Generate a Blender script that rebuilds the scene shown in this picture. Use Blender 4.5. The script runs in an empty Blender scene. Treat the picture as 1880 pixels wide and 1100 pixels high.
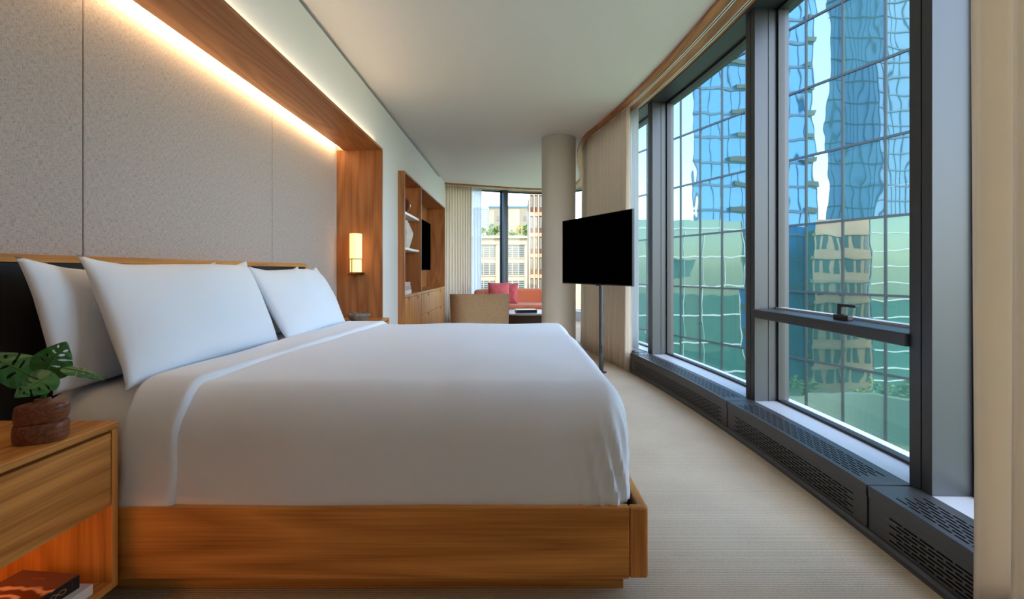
import bpy, bmesh, math, random
from mathutils import Vector, Matrix, noise
random.seed(7)
sc = bpy.context.scene
COL = sc.collection

# ------------------------------------------------------------------ camera, sky, sun, exposure
F = 888.0; VPX = 942.0; HOR = 497.0; CAMZ = 1.05
cam = bpy.data.cameras.new('camera'); cam.sensor_width = 36.0; cam.lens = F/1880*36
cam.shift_y = -(550-HOR)/1880; cam.shift_x = -(VPX-940)/1880
cam.clip_start = 0.02; cam.clip_end = 2000
camo = bpy.data.objects.new('camera', cam); COL.objects.link(camo)
camo.location = (0, 0, CAMZ); camo.rotation_euler = (math.pi/2, 0, 0)
sc.camera = camo
w = bpy.data.worlds.new('sky'); sc.world = w; w.use_nodes = True
wn = w.node_tree.nodes; wl = w.node_tree.links
bg = wn['Background']
sky = wn.new('ShaderNodeTexSky'); sky.sky_type = 'NISHITA'; sky.sun_disc = False
sky.sun_elevation = math.radians(42); sky.sun_rotation = math.radians(186); sky.air_density = 1.0; sky.dust_density = 1.6; sky.ozone_density = 1.0
hs_ = wn.new('ShaderNodeHueSaturation'); hs_.inputs['Saturation'].default_value = .9
wl.new(sky.outputs[0], hs_.inputs['Color']); wl.new(hs_.outputs[0], bg.inputs[0]); bg.inputs[1].default_value = 0.6
sun = bpy.data.lights.new('sun', 'SUN'); sun.energy = .62; sun.angle = 0.01; sun.color = (1, .93, .82)
suno = bpy.data.objects.new('sun', sun); COL.objects.link(suno)
suno.rotation_euler = Vector((.0, -1, .9)).to_track_quat('Z', 'Y').to_euler()
suno.location = (-20, -60, 80)
vs = sc.view_settings
vs.view_transform = 'Standard'; vs.look = 'None'; vs.gamma = 1.0; vs.use_curve_mapping = False
vs.exposure = 1.45
sc.cycles.use_denoising = True
sc.cycles.max_bounces = 14; sc.cycles.diffuse_bounces = 6; sc.cycles.transparent_max_bounces = 24

# ------------------------------------------------------------------ helpers
def lin(r, g, b):
    f = lambda c: (c/255/12.92 if c/255 <= .04045 else ((c/255+.055)/1.055)**2.4)
    return (f(r), f(g), f(b), 1)

def at(px, py, Y):
    return Vector(((px-VPX)/F*Y, Y, CAMZ-(py-HOR)/F*Y))

def wloc(o):
    v = Vector((0, 0, 0))
    while o is not None:
        v = v + Vector(o.location); o = o.parent
    return v

def tag(o, label=None, cat=None, group=None, kind=None):
    if label: o['label'] = label
    if cat: o['category'] = cat
    if group: o['group'] = group
    if kind: o['kind'] = kind
    return o

def thing(name, label, cat, loc=(0, 0, 0), rotz=0, group=None, kind=None):
    o = bpy.data.objects.new(name, None); COL.objects.link(o)
    o.empty_display_size = .1
    o.location = loc; o.rotation_euler = (0, 0, rotz)
    return tag(o, label, cat, group, kind)

def struct_empty(name, loc=(0, 0, 0)):
    o = bpy.data.objects.new(name, None); COL.objects.link(o); o.location = loc; o['kind'] = 'structure'
    return o

class MB:
    def __init__(s): s.v = []; s.f = []
    def add(s, vs, fs):
        n = len(s.v); s.v += [Vector(v) for v in vs]; s.f += [tuple(i+n for i in f) for f in fs]; return s
    def box(s, x0, x1, y0, y1, z0, z1, M=None):
        vs = [Vector((x, y, z)) for z in (z0, z1) for y in (y0, y1) for x in (x0, x1)]
        if M: vs = [M @ v for v in vs]
        return s.add(vs, [(0, 2, 3, 1), (4, 5, 7, 6), (0, 1, 5, 4), (2, 6, 7, 3), (0, 4, 6, 2), (1, 3, 7, 5)])
    def prism(s, poly, z0, z1):
        n = len(poly)
        vs = [(x, y, z0) for x, y in poly]+[(x, y, z1) for x, y in poly]
        return s.add(vs, [tuple(reversed(range(n))), tuple(range(n, 2*n))]+[(i, (i+1) % n, n+(i+1) % n, n+i) for i in range(n)])
    def lathe(s, prof, c=(0, 0, 0), n=32, sx=1, sy=1, expo=2, cap=True):
        vs = []; fs = []
        for r, z in prof:
            for i in range(n):
                a = 2*math.pi*i/n; ca, sa = math.cos(a), math.sin(a)
                x = math.copysign(abs(ca)**(2/expo), ca); y = math.copysign(abs(sa)**(2/expo), sa)
                vs.append((c[0]+r*x*sx, c[1]+r*y*sy, c[2]+z))
        for k in range(len(prof)-1):
            for i in range(n):
                fs.append((k*n+i, k*n+(i+1) % n, (k+1)*n+(i+1) % n, (k+1)*n+i))
        if cap:
            fs.append(tuple(reversed(range(n)))); fs.append(tuple(range((len(prof)-1)*n, len(prof)*n)))
        return s.add(vs, fs)
    def tube(s, pts, r, n=8, cap=True):
        pts = [Vector(p) for p in pts]; rs = r if isinstance(r, (list, tuple)) else [r]*len(pts)
        vs = []; fs = []; up = Vector((0, 0, 1)); prev = None
        for k, p in enumerate(pts):
            t = (pts[min(k+1, len(pts)-1)]-pts[max(k-1, 0)]).normalized()
            if prev is None:
                a = t.cross(up if abs(t.z) < .9 else Vector((1, 0, 0))).normalized()
            else:
                a = (prev-t*prev.dot(t)).normalized()
            prev = a; b = t.cross(a)
            for i in range(n):
                g = 2*math.pi*i/n; vs.append(p+(a*math.cos(g)+b*math.sin(g))*rs[k])
        for k in range(len(pts)-1):
            for i in range(n):
                fs.append((k*n+i, k*n+(i+1) % n, (k+1)*n+(i+1) % n, (k+1)*n+i))
        if cap: fs.append(tuple(reversed(range(n)))); fs.append(tuple(range((len(pts)-1)*n, len(pts)*n)))
        return s.add(vs, fs)
    def grid(s, nu, nv, fn, skip=None):
        n = len(s.v)
        for j in range(nv+1):
            for i in range(nu+1): s.v.append(Vector(fn(i/nu, j/nv)))
        for j in range(nv):
            for i in range(nu):
                if skip and skip((i+.5)/nu, (j+.5)/nv): continue
                a = n+j*(nu+1)+i; s.f.append((a, a+1, a+nu+2, a+nu+1))
        return s
    def build(s, name, mat, parent=None, smooth=False, bevel=0, seg=2, local=False, solid=0, label=None, fix=True, subsurf=0, origin=None):
        vs = s.v
        if local: off = Vector((0, 0, 0)); loc = (0, 0, 0)
        elif parent is not None: off = wloc(parent); loc = (0, 0, 0)
        else:
            if origin is not None: off = Vector(origin)
            else:
                xs = [v.x for v in vs]; ys = [v.y for v in vs]; zs = [v.z for v in vs]
                off = Vector(((min(xs)+max(xs))/2, (min(ys)+max(ys))/2, min(zs)))
            loc = off
        me = bpy.data.meshes.new(name)
        me.from_pydata([v-off for v in vs], [], s.f); me.update()
        if fix:
            bm = bmesh.new(); bm.from_mesh(me); bmesh.ops.recalc_face_normals(bm, faces=bm.faces); bm.to_mesh(me); bm.free()
        if smooth:
            me.polygons.foreach_set('use_smooth', [True]*len(me.polygons))
        me.materials.append(mat)
        o = bpy.data.objects.new(name, me); COL.objects.link(o); o.location = loc
        if parent is not None: o.parent = parent
        if solid: m = o.modifiers.new('s', 'SOLIDIFY'); m.thickness = solid; m.offset = 0
        if bevel: m = o.modifiers.new('b', 'BEVEL'); m.width = bevel; m.segments = seg; m.limit_method = 'ANGLE'
        if subsurf: m = o.modifiers.new('u', 'SUBSURF'); m.levels = subsurf; m.render_levels = subsurf
        if label: o['label'] = label
        return o

def box(name, mat, parent, x0, x1, y0, y1, z0, z1, bevel=.002, local=False, M=None):
    return MB().box(x0, x1, y0, y1, z0, z1, M).build(name, mat, parent, bevel=bevel, local=local)

def struct(o): o['kind'] = 'structure'; return o

# ------------------------------------------------------------------ materials
def new_mat(name):
    m = bpy.data.materials.new(name); m.use_nodes = True
    return m, m.node_tree.nodes, m.node_tree.links, m.node_tree.nodes['Principled BSDF']

def plain(name, col, rough=.5, metal=0, spec=.5, bump=None, noise_amt=0, noise_scale=20, sheen=0):
    m, n, l, p = new_mat(name)
    p.inputs['Base Color'].default_value = col; p.inputs['Roughness'].default_value = rough
    p.inputs['Metallic'].default_value = metal; p.inputs['Specular IOR Level'].default_value = spec
    if sheen: p.inputs['Sheen Weight'].default_value = sheen
    if bump or noise_amt:
        tc = n.new('ShaderNodeTexCoord'); nz = n.new('ShaderNodeTexNoise'); nz.inputs['Scale'].default_value = bump[0] if bump else noise_scale
        nz.inputs['Detail'].default_value = 4
        l.new(tc.outputs['Object'], nz.inputs['Vector'])
        if bump:
            b = n.new('ShaderNodeBump'); b.inputs['Strength'].default_value = bump[1]; b.inputs['Distance'].default_value = .01
            l.new(nz.outputs['Fac'], b.inputs['Height']); l.new(b.outputs[0], p.inputs['Normal'])
        if noise_amt:
            n2 = n.new('ShaderNodeTexNoise'); n2.inputs['Scale'].default_value = noise_scale; n2.inputs['Detail'].default_value = 5
            l.new(tc.outputs['Object'], n2.inputs['Vector'])
            r = n.new('ShaderNodeValToRGB')
            r.color_ramp.elements[0].position = .3; r.color_ramp.elements[1].position = .7
            r.color_ramp.elements[0].color = tuple(c*(1-noise_amt) for c in col[:3])+(1,)
            r.color_ramp.elements[1].color = tuple(min(1, c*(1+noise_amt)) for c in col[:3])+(1,)
            l.new(n2.outputs['Fac'], r.inputs[0]); l.new(r.outputs[0], p.inputs['Base Color'])
    return m

def wood(name, axis, light, dark, rough=.42, rings=26, scale=1.0):
    """contour lines of a stretched noise give cathedral grain along `axis`"""
    m, n, l, p = new_mat(name)
    tc = n.new('ShaderNodeTexCoord')
    def nz(al, ac, sc_, det, dist=0):
        mp = n.new('ShaderNodeMapping')
        s = [ac, ac, ac]; s['XYZ'.index(axis)] = al
        mp.inputs['Scale'].default_value = s
        t = n.new('ShaderNodeTexNoise'); t.inputs['Scale'].default_value = sc_*scale; t.inputs['Detail'].default_value = det
        t.inputs['Distortion'].default_value = dist
        l.new(tc.outputs['Object'], mp.inputs[0]); l.new(mp.outputs[0], t.inputs[0]); return t
    a = nz(.28, 3.2, 1.2, 1.5, .15)
    mul = n.new('ShaderNodeMath'); mul.operation = 'MULTIPLY'; mul.inputs[1].default_value = rings
    l.new(a.outputs['Fac'], mul.inputs[0])
    pp = n.new('ShaderNodeMath'); pp.operation = 'PINGPONG'; pp.inputs[1].default_value = 1
    l.new(mul.outputs[0], pp.inputs[0])
    f = nz(1.6, 90, 1.5, 4)
    f2 = nz(.5, 9, 1.4, 3)
    r = n.new('ShaderNodeValToRGB'); r.color_ramp.elements[0].position = .0; r.color_ramp.elements[1].position = .75
    r.color_ramp.elements[0].color = dark; r.color_ramp.elements[1].color = light
    mix = n.new('ShaderNodeMath'); mix.operation = 'MULTIPLY_ADD'; mix.inputs[1].default_value = .42
    l.new(pp.outputs[0], mix.inputs[0])
    ad = n.new('ShaderNodeMath'); ad.operation = 'MULTIPLY_ADD'; ad.inputs[1].default_value = .85
    l.new(f.outputs['Fac'], ad.inputs[0])
    m3 = n.new('ShaderNodeMath'); m3.operation = 'MULTIPLY_ADD'; m3.inputs[1].default_value = .6; m3.inputs[2].default_value = -.42
    l.new(f2.outputs['Fac'], m3.inputs[0]); l.new(m3.outputs[0], ad.inputs[2])
    l.new(ad.outputs[0], mix.inputs[2])
    l.new(mix.outputs[0], r.inputs[0]); l.new(r.outputs[0], p.inputs['Base Color'])
    p.inputs['Roughness'].default_value = rough; p.inputs['Specular IOR Level'].default_value = .35
    b = n.new('ShaderNodeBump'); b.inputs['Strength'].default_value = .12; b.inputs['Distance'].default_value = .002
    l.new(f.outputs['Fac'], b.inputs['Height']); l.new(b.outputs[0], p.inputs['Normal'])
    return m

OL, OD = lin(214, 148, 76), lin(146, 84, 32)
oakX = wood('oak_grain_x', 'X', OL, OD); oakY = wood('oak_grain_y', 'Y', OL, OD); oakZ = wood('oak_grain_z', 'Z', OL, OD)
NL, ND = lin(178, 116, 68), lin(124, 72, 38)
nicheY = wood('niche_oak_y', 'Y', NL, ND); nicheZ = wood('niche_oak_z', 'Z', NL, ND)
walnut = wood('walnut', 'Y', lin(132, 78, 54), lin(66, 34, 22), .38, 22, 5)
M_white = plain('white_wall_paint', lin(228, 228, 228), .75, bump=(180, .03))
M_ceil = plain('ceiling_paint', lin(220, 216, 213), .85, bump=(140, .03))
M_col = plain('column_plaster', lin(230, 223, 213), .7, bump=(120, .03))
M_bed = plain('white_cotton', lin(224, 230, 240), .85, bump=(900, .05), sheen=.2)
M_sheet = plain('white_sheet', lin(222, 228, 238), .85, bump=(900, .05))
M_black = plain('black_upholstery', lin(34, 35, 38), .8, bump=(700, .2))
M_metal = plain('dark_window_metal', lin(58, 62, 67), .38, .3, .5)
M_metal_d = plain('black_gasket', lin(36, 37, 39), .45, .1)
M_sill = plain('sill_grey_metal', lin(188, 191, 196), .35, .15)
M_conv = plain('convector_metal', lin(72, 73, 76), .4, .4)
M_dark = plain('dark_void', lin(8, 8, 9), .9, spec=.1)
M_tvbez = plain('television_casing', lin(38, 38, 40), .4, .3)
M_track = plain('white_track', lin(238, 238, 236), .4)
M_brass = plain('bronze_metal', lin(96, 68, 44), .35, .9)
M_rust = plain('rust_sofa_fabric', lin(196, 104, 66), .85, bump=(300, .15), sheen=.3)
M_pink = plain('pink_cushion_fabric', lin(206, 92, 96), .85, bump=(300, .15), sheen=.3)
M_tan = plain('tan_boucle', lin(186, 156, 124), .95, bump=(160, .6), noise_amt=.25, noise_scale=120)
M_stone = plain('grey_stone', lin(120, 108, 98), .6, bump=(40, .6), noise_amt=.55, noise_scale=28)
M_shelf = plain('pale_lit_shelf_and_book', lin(232, 226, 222), .4)  # on the shelves this white paints in their lit edges; plain white on books
M_paper = plain('paper', lin(232, 230, 226), .8)
M_ceramic = plain('white_ceramic', lin(236, 232, 228), .4)
M_pinkbook = plain('pink_book_cloth', lin(226, 186, 190), .7)
M_greybook = plain('grey_book_cloth', lin(176, 172, 172), .7)
M_blackbook = plain('black_book_cloth', lin(22, 20, 20), .5)
M_marble = plain('pale_marble', lin(208, 210, 214), .25)
M_brown = plain('dark_brown_base', lin(82, 60, 50), .5, noise_amt=.2, noise_scale=8)
M_gold = plain('gold_foil', lin(172, 140, 96), .4, .5)
M_orange = plain('orange_print', lin(230, 110, 50), .6)
M_stem = plain('green_stem', lin(70, 106, 40), .5)
M_rubber = plain('rubber_base', lin(58, 60, 64), .55)

def emis(name, col, st):
    m = bpy.data.materials.new(name); m.use_nodes = True; n = m.node_tree.nodes; n.clear()
    e = n.new('ShaderNodeEmission'); e.inputs[0].default_value = col; e.inputs[1].default_value = st
    o = n.new('ShaderNodeOutputMaterial'); m.node_tree.links.new(e.outputs[0], o.inputs[0]); return m
M_led = emis('warm_led', (1, .68, .34, 1), 30)
M_led_up = emis('warm_led_up', (1, .78, .52, 1), 9)
M_led_ns = emis('orange_led', (1, .42, .12, 1), 17)
M_led_sh = emis('soft_white_led', (1, .86, .7, 1), 3)
def shade_mat():
    m, n, l, p = new_mat('lit_lamp_shade')
    p.inputs['Base Color'].default_value = lin(250, 226, 180)
    p.inputs['Emission Color'].default_value = (1, .58, .19, 1); p.inputs['Emission Strength'].default_value = .62
    p.inputs['Roughness'].default_value = .6
    return m
M_shade = shade_mat()

def carpet_mat():
    m, n, l, p = new_mat('ribbed_carpet')
    tc = n.new('ShaderNodeTexCoord')
    wv = n.new('ShaderNodeTexWave'); wv.bands_direction = 'Y'; wv.inputs['Scale'].default_value = 34; wv.inputs['Distortion'].default_value = 1.2
    wv.inputs['Detail'].default_value = 2; wv.inputs['Detail Scale'].default_value = 6
    l.new(tc.outputs['Object'], wv.inputs['Vector'])
    nz = n.new('ShaderNodeTexNoise'); nz.inputs['Scale'].default_value = 160; nz.inputs['Detail'].default_value = 3; l.new(tc.outputs['Object'], nz.inputs['Vector'])
    n2 = n.new('ShaderNodeTexNoise'); n2.inputs['Scale'].default_value = 2.2; n2.inputs['Detail'].default_value = 4; l.new(tc.outputs['Object'], n2.inputs['Vector'])
    mp = n.new('ShaderNodeMath'); mp.operation = 'MULTIPLY'; l.new(wv.outputs['Fac'], mp.inputs[0]); mp.inputs[1].default_value = .5
    ad = n.new('ShaderNodeMath'); ad.operation = 'MULTIPLY_ADD'; ad.inputs[1].default_value = .5; l.new(nz.outputs['Fac'], ad.inputs[0]); l.new(mp.outputs[0], ad.inputs[2])
    a2 = n.new('ShaderNodeMath'); a2.operation = 'MULTIPLY_ADD'; a2.inputs[1].default_value = .5; l.new(n2.outputs['Fac'], a2.inputs[0]); l.new(ad.outputs[0], a2.inputs[2])
    r = n.new('ShaderNodeValToRGB'); r.color_ramp.elements[0].position = .3; r.color_ramp.elements[1].position = 1.1
    r.color_ramp.elements[0].color = lin(160, 143, 120); r.color_ramp.elements[1].color = lin(220, 203, 178)
    l.new(a2.outputs[0], r.inputs[0]); l.new(r.outputs[0], p.inputs['Base Color'])
    p.inputs['Roughness'].default_value = .95; p.inputs['Specular IOR Level'].default_value = .1
    b = n.new('ShaderNodeBump'); b.inputs['Strength'].default_value = .5; b.inputs['Distance'].default_value = .006
    l.new(ad.outputs[0], b.inputs['Height']); l.new(b.outputs[0], p.inputs['Normal'])
    return m
M_carpet = carpet_mat()

def linen_mat():
    m, n, l, p = new_mat('taupe_linen_panel')
    tc = n.new('ShaderNodeTexCoord')
    outs = []
    for s in ((420, 50, 420), (420, 420, 50)):
        mp = n.new('ShaderNodeMapping'); mp.inputs['Scale'].default_value = [c*1.0 for c in s]
        t = n.new('ShaderNodeTexNoise'); t.inputs['Scale'].default_value = 1; t.inputs['Detail'].default_value = 2
        l.new(tc.outputs['Object'], mp.inputs[0]); l.new(mp.outputs[0], t.inputs[0]); outs.append(t.outputs['Fac'])
    wa = n.new('ShaderNodeTexWave'); wa.bands_direction = 'Y'; wa.inputs['Scale'].default_value = 90; l.new(tc.outputs['Object'], wa.inputs['Vector'])
    wb = n.new('ShaderNodeTexWave'); wb.bands_direction = 'Z'; wb.inputs['Scale'].default_value = 90; l.new(tc.outputs['Object'], wb.inputs['Vector'])
    mx = n.new('ShaderNodeMath'); mx.operation = 'MULTIPLY'; l.new(wa.outputs['Fac'], mx.inputs[0]); l.new(wb.outputs['Fac'], mx.inputs[1])
    ad = n.new('ShaderNodeMath'); ad.operation = 'ADD'; l.new(outs[0], ad.inputs[0]); l.new(outs[1], ad.inputs[1])
    a2 = n.new('ShaderNodeMath'); a2.operation = 'MULTIPLY_ADD'; a2.inputs[1].default_value = -.25; l.new(mx.outputs[0], a2.inputs[0]); l.new(ad.outputs[0], a2.inputs[2])
    r = n.new('ShaderNodeValToRGB'); r.color_ramp.elements[0].position = .55; r.color_ramp.elements[1].position = 1.25
    r.color_ramp.elements[0].color = lin(132, 120, 114); r.color_ramp.elements[1].color = lin(188, 174, 167)
    l.new(a2.outputs[0], r.inputs[0]); l.new(r.outputs[0], p.inputs['Base Color'])
    p.inputs['Roughness'].default_value = .9; p.inputs['Specular IOR Level'].default_value = .15
    b = n.new('ShaderNodeBump'); b.inputs['Strength'].default_value = .35; b.inputs['Distance'].default_value = .002
    l.new(a2.outputs[0], b.inputs['Height']); l.new(b.outputs[0], p.inputs['Normal'])
    return m
M_linen = linen_mat()

def cloth_mat(name, col, transl, transp=0):
    m = bpy.data.materials.new(name); m.use_nodes = True; n = m.node_tree.nodes; l = m.node_tree.links; n.clear()
    o = n.new('ShaderNodeOutputMaterial'); d = n.new('ShaderNodeBsdfDiffuse'); t = n.new('ShaderNodeBsdfTranslucent'); mx = n.new('ShaderNodeMixShader')
    d.inputs[0].default_value = col; t.inputs[0].default_value = col; mx.inputs[0].default_value = transl
    l.new(d.outputs[0], mx.inputs[1]); l.new(t.outputs[0], mx.inputs[2])
    if transp:
        tr = n.new('ShaderNodeBsdfTransparent'); m2 = n.new('ShaderNodeMixShader'); m2.inputs[0].default_value = transp
        l.new(mx.outputs[0], m2.inputs[1]); l.new(tr.outputs[0], m2.inputs[2]); l.new(m2.outputs[0], o.inputs[0])
    else: l.new(mx.outputs[0], o.inputs[0])
    return m
M_tvblk = cloth_mat('black_screen', (.0004, .0004, .0004, 1), 0)
M_drape = cloth_mat('cream_drape', lin(240, 229, 213), .32)
M_sheer = cloth_mat('white_sheer', lin(240, 242, 246), .45, .22)

def glass_mat(name='window_glass', tint=(.93, .965, .955, 1)):
    m = bpy.data.materials.new(name); m.use_nodes = True; n = m.node_tree.nodes; l = m.node_tree.links; n.clear()
    o = n.new('ShaderNodeOutputMaterial'); t = n.new('ShaderNodeBsdfTransparent'); g = n.new('ShaderNodeBsdfGlossy'); mx = n.new('ShaderNodeMixShader')
    t.inputs[0].default_value = tint; g.inputs['Roughness'].default_value = .0
    lw = n.new('ShaderNodeLayerWeight'); lw.inputs[0].default_value = .5
    pw_ = n.new('ShaderNodeMath'); pw_.operation = 'POWER'; pw_.inputs[1].default_value = 5
    fr = n.new('ShaderNodeMath'); fr.operation = 'MULTIPLY_ADD'; fr.inputs[1].default_value = .8; fr.inputs[2].default_value = .03
    l.new(lw.outputs['Facing'], pw_.inputs[0]); l.new(pw_.outputs[0], fr.inputs[0])
    l.new(fr.outputs[0], mx.inputs[0]); l.new(t.outputs[0], mx.inputs[1]); l.new(g.outputs[0], mx.inputs[2]); l.new(mx.outputs[0], o.inputs[0])
    return m
M_glass = glass_mat()
M_amber = glass_mat('amber_glass', (.80, .66, .46, 1))

def mirror_glass(name, gl, df, mixf, rough=.015, var=.25):
    """coated facade glass: mirror reflection over a tinted body"""
    m = bpy.data.materials.new(name); m.use_nodes = True; n = m.node_tree.nodes; l = m.node_tree.links; n.clear()
    o = n.new('ShaderNodeOutputMaterial'); g = n.new('ShaderNodeBsdfGlossy'); d = n.new('ShaderNodeBsdfDiffuse'); mx = n.new('ShaderNodeMixShader')
    g.inputs[0].default_value = gl; g.inputs['Roughness'].default_value = rough
    oi = n.new('ShaderNodeObjectInfo'); r = n.new('ShaderNodeValToRGB')
    r.color_ramp.elements[0].color = tuple(c*(1-var) for c in df[:3])+(1,); r.color_ramp.elements[1].color = tuple(min(1, c*(1+var)) for c in df[:3])+(1,)
    l.new(oi.outputs['Random'], r.inputs[0]); l.new(r.outputs[0], d.inputs[0])
    mx.inputs[0].default_value = mixf
    l.new(g.outputs[0], mx.inputs[1]); l.new(d.outputs[0], mx.inputs[2]); l.new(mx.outputs[0], o.inputs[0])
    return m

# ------------------------------------------------------------------ window line: an arc beside the bed, a rounded bay at the end
CEIL = 2.80
RAD, CX, CY = 18.0, 1.76-18.0, 2.4
pts2 = []
for i in range(84):
    a = (-2.0-CY)/RAD + i*.1/RAD
    pts2.append((CX+RAD*math.cos(a), CY+RAD*math.sin(a)))
ctrl = [pts2[-2], pts2[-1], (1.365, 7.0), (1.48, 7.8), (1.63, 8.6), (1.70, 9.4), (1.52, 10.22), (1.02, 10.66), (.4, 10.70), (-.33, 10.48), (-1.4, 10.05), (-2.2, 9.75), (-2.9, 9.45)]
for k in range(1, len(ctrl)-2):
    p0, p1, p2, p3 = [Vector(c) for c in ctrl[k-1:k+3]]
    for j in range(1, 11):
        t = j/10
        q = .5*((2*p1)+(-p0+p2)*t+(2*p0-5*p1+4*p2-p3)*t*t+(-p0+3*p1-3*p2+p3)*t**3)
        pts2.append((q.x, q.y))
PTH = [Vector(p) for p in pts2]
CUM = [0.0]
for i in range(1, len(PTH)): CUM.append(CUM[-1]+(PTH[i]-PTH[i-1]).length)
SMAX = CUM[-1]
def pn(s):
    s = max(0, min(SMAX-1e-6, s))
    lo = 0; hi = len(CUM)-1
    while hi-lo > 1:
        mid = (lo+hi)//2
        if CUM[mid] <= s: lo = mid
        else: hi = mid
    t = (s-CUM[lo])/(CUM[hi]-CUM[lo])
    p = PTH[lo].lerp(PTH[hi], t)
    a = PTH[min(hi+1, len(PTH)-1)]-PTH[lo]; b = PTH[hi]-PTH[max(lo-1, 0)]
    d = (b.normalized().lerp(a.normalized(), t)).normalized()
    return p, Vector((-d.y, d.x))
def W(s, d, z):
    p, n = pn(s); q = p+n*d; return Vector((q.x, q.y, z))
def SY(Y):   # arc position for a depth beside the bed
    return RAD*(math.asin((Y-CY)/RAD)-(-2.0-CY)/RAD)
def sweep(mb, s0, s1, prof, step=.12):
    n = max(1, int(math.ceil((s1-s0)/step))); m = len(prof); vs = []; fs = []
    for i in range(n+1):
        s = s0+(s1-s0)*i/n
        for d, z in prof: vs.append(W(s, d, z))
    for i in range(n):
        for j in range(m):
            fs.append((i*m+j, i*m+(j+1) % m, (i+1)*m+(j+1) % m, (i+1)*m+j))
    fs.append(tuple(range(m))); fs.append(tuple(reversed(range(n*m, n*m+m))))
    return mb.add(vs, fs)
def rect(d0, d1, z0, z1): return [(d0, z0), (d1, z0), (d1, z1), (d0, z1)]

# ------------------------------------------------------------------ room shell
XW = -1.36; XF = -1.30; XN = -1.744; YN0, YN1 = .14, 4.81; ZN = 2.247
outline = [(-2.3, -2.2)]+[(W(s, -.12, 0).x, W(s, -.12, 0).y) for s in [SMAX*i/70 for i in range(71)]]+[(-2.3, 9.6)]
floor = struct(MB().prism(outline, -.12, 0).build('floor', M_carpet, origin=(0, 0, 0)))
ceil = struct(MB().prism(outline, CEIL, CEIL+.25).build('ceiling', M_ceil, origin=(0, 0, CEIL)))
wb = MB()
zt = CEIL-.036
wb.box(-2.1, XW, -2.1, YN0-.02, 0, zt)
wb.box(XN+.062, XW, YN0-.02, YN1+.02, ZN+.02, zt)
wb.box(-2.1, XN+.062, YN0-.02, YN1+.02, ZN+.10, zt)
wb.box(-2.1, XN-.03, YN0-.02, YN1+.02, 0, ZN+.10)
wb.box(-2.1, XW, YN1+.02, 5.71, 0, zt)
wb.box(-2.1, XW, 5.71, 9.11, 2.235, zt)
wb.box(-2.1, -1.64, 5.71, 9.11, 0, 2.235)
wb.box(-2.1, XW, 9.11, 9.80, 0, zt)
wb.box(-2.1, XW, 8.95, 9.80, zt, CEIL)
struct(wb.build('wall_left', M_white, origin=(XW, 0, 0)))
struct(MB().box(-2.05, XW-.06, -2.05, 8.95, zt, CEIL).build('painted_gap_shade', M_dark))  # black strip painting in the shade of the slot between wall and ceiling
struct(MB().box(-2.1, 2.0, -2.2, -2.02, 0, CEIL).build('wall_back', M_white))

# wooden valance with two curtain tracks
val = struct_empty('trim_2', (0, 0, CEIL))
sweep(MB(), 0, SMAX, rect(.20, .43, CEIL-.028, CEIL)).build('valance_board', nicheY, val)
for d in (.345, .24):
    mb = MB(); sweep(mb, 0, SMAX, rect(d-.012, d-.005, CEIL-.034, CEIL-.026)); sweep(mb, 0, SMAX, rect(d+.005, d+.012, CEIL-.034, CEIL-.026))
    mb.build('curtain_track', M_track, val, label='white twin-lipped curtain track')
    sweep(MB(), 0, SMAX, rect(d-.005, d+.005, CEIL-.0305, CEIL-.027)).build('track_groove', M_dark, val)
struct(sweep(MB(), 0, SMAX, rect(-.10, .20, CEIL-.035, CEIL)).build('trim_3', M_metal, origin=(0, 0, CEIL)))   # window head
struct(sweep(MB(), 0, SMAX, rect(-.10, .168, 0, .198)).build('trim_4', M_sill, origin=(0, 0, 0)))               # window sill

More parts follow.
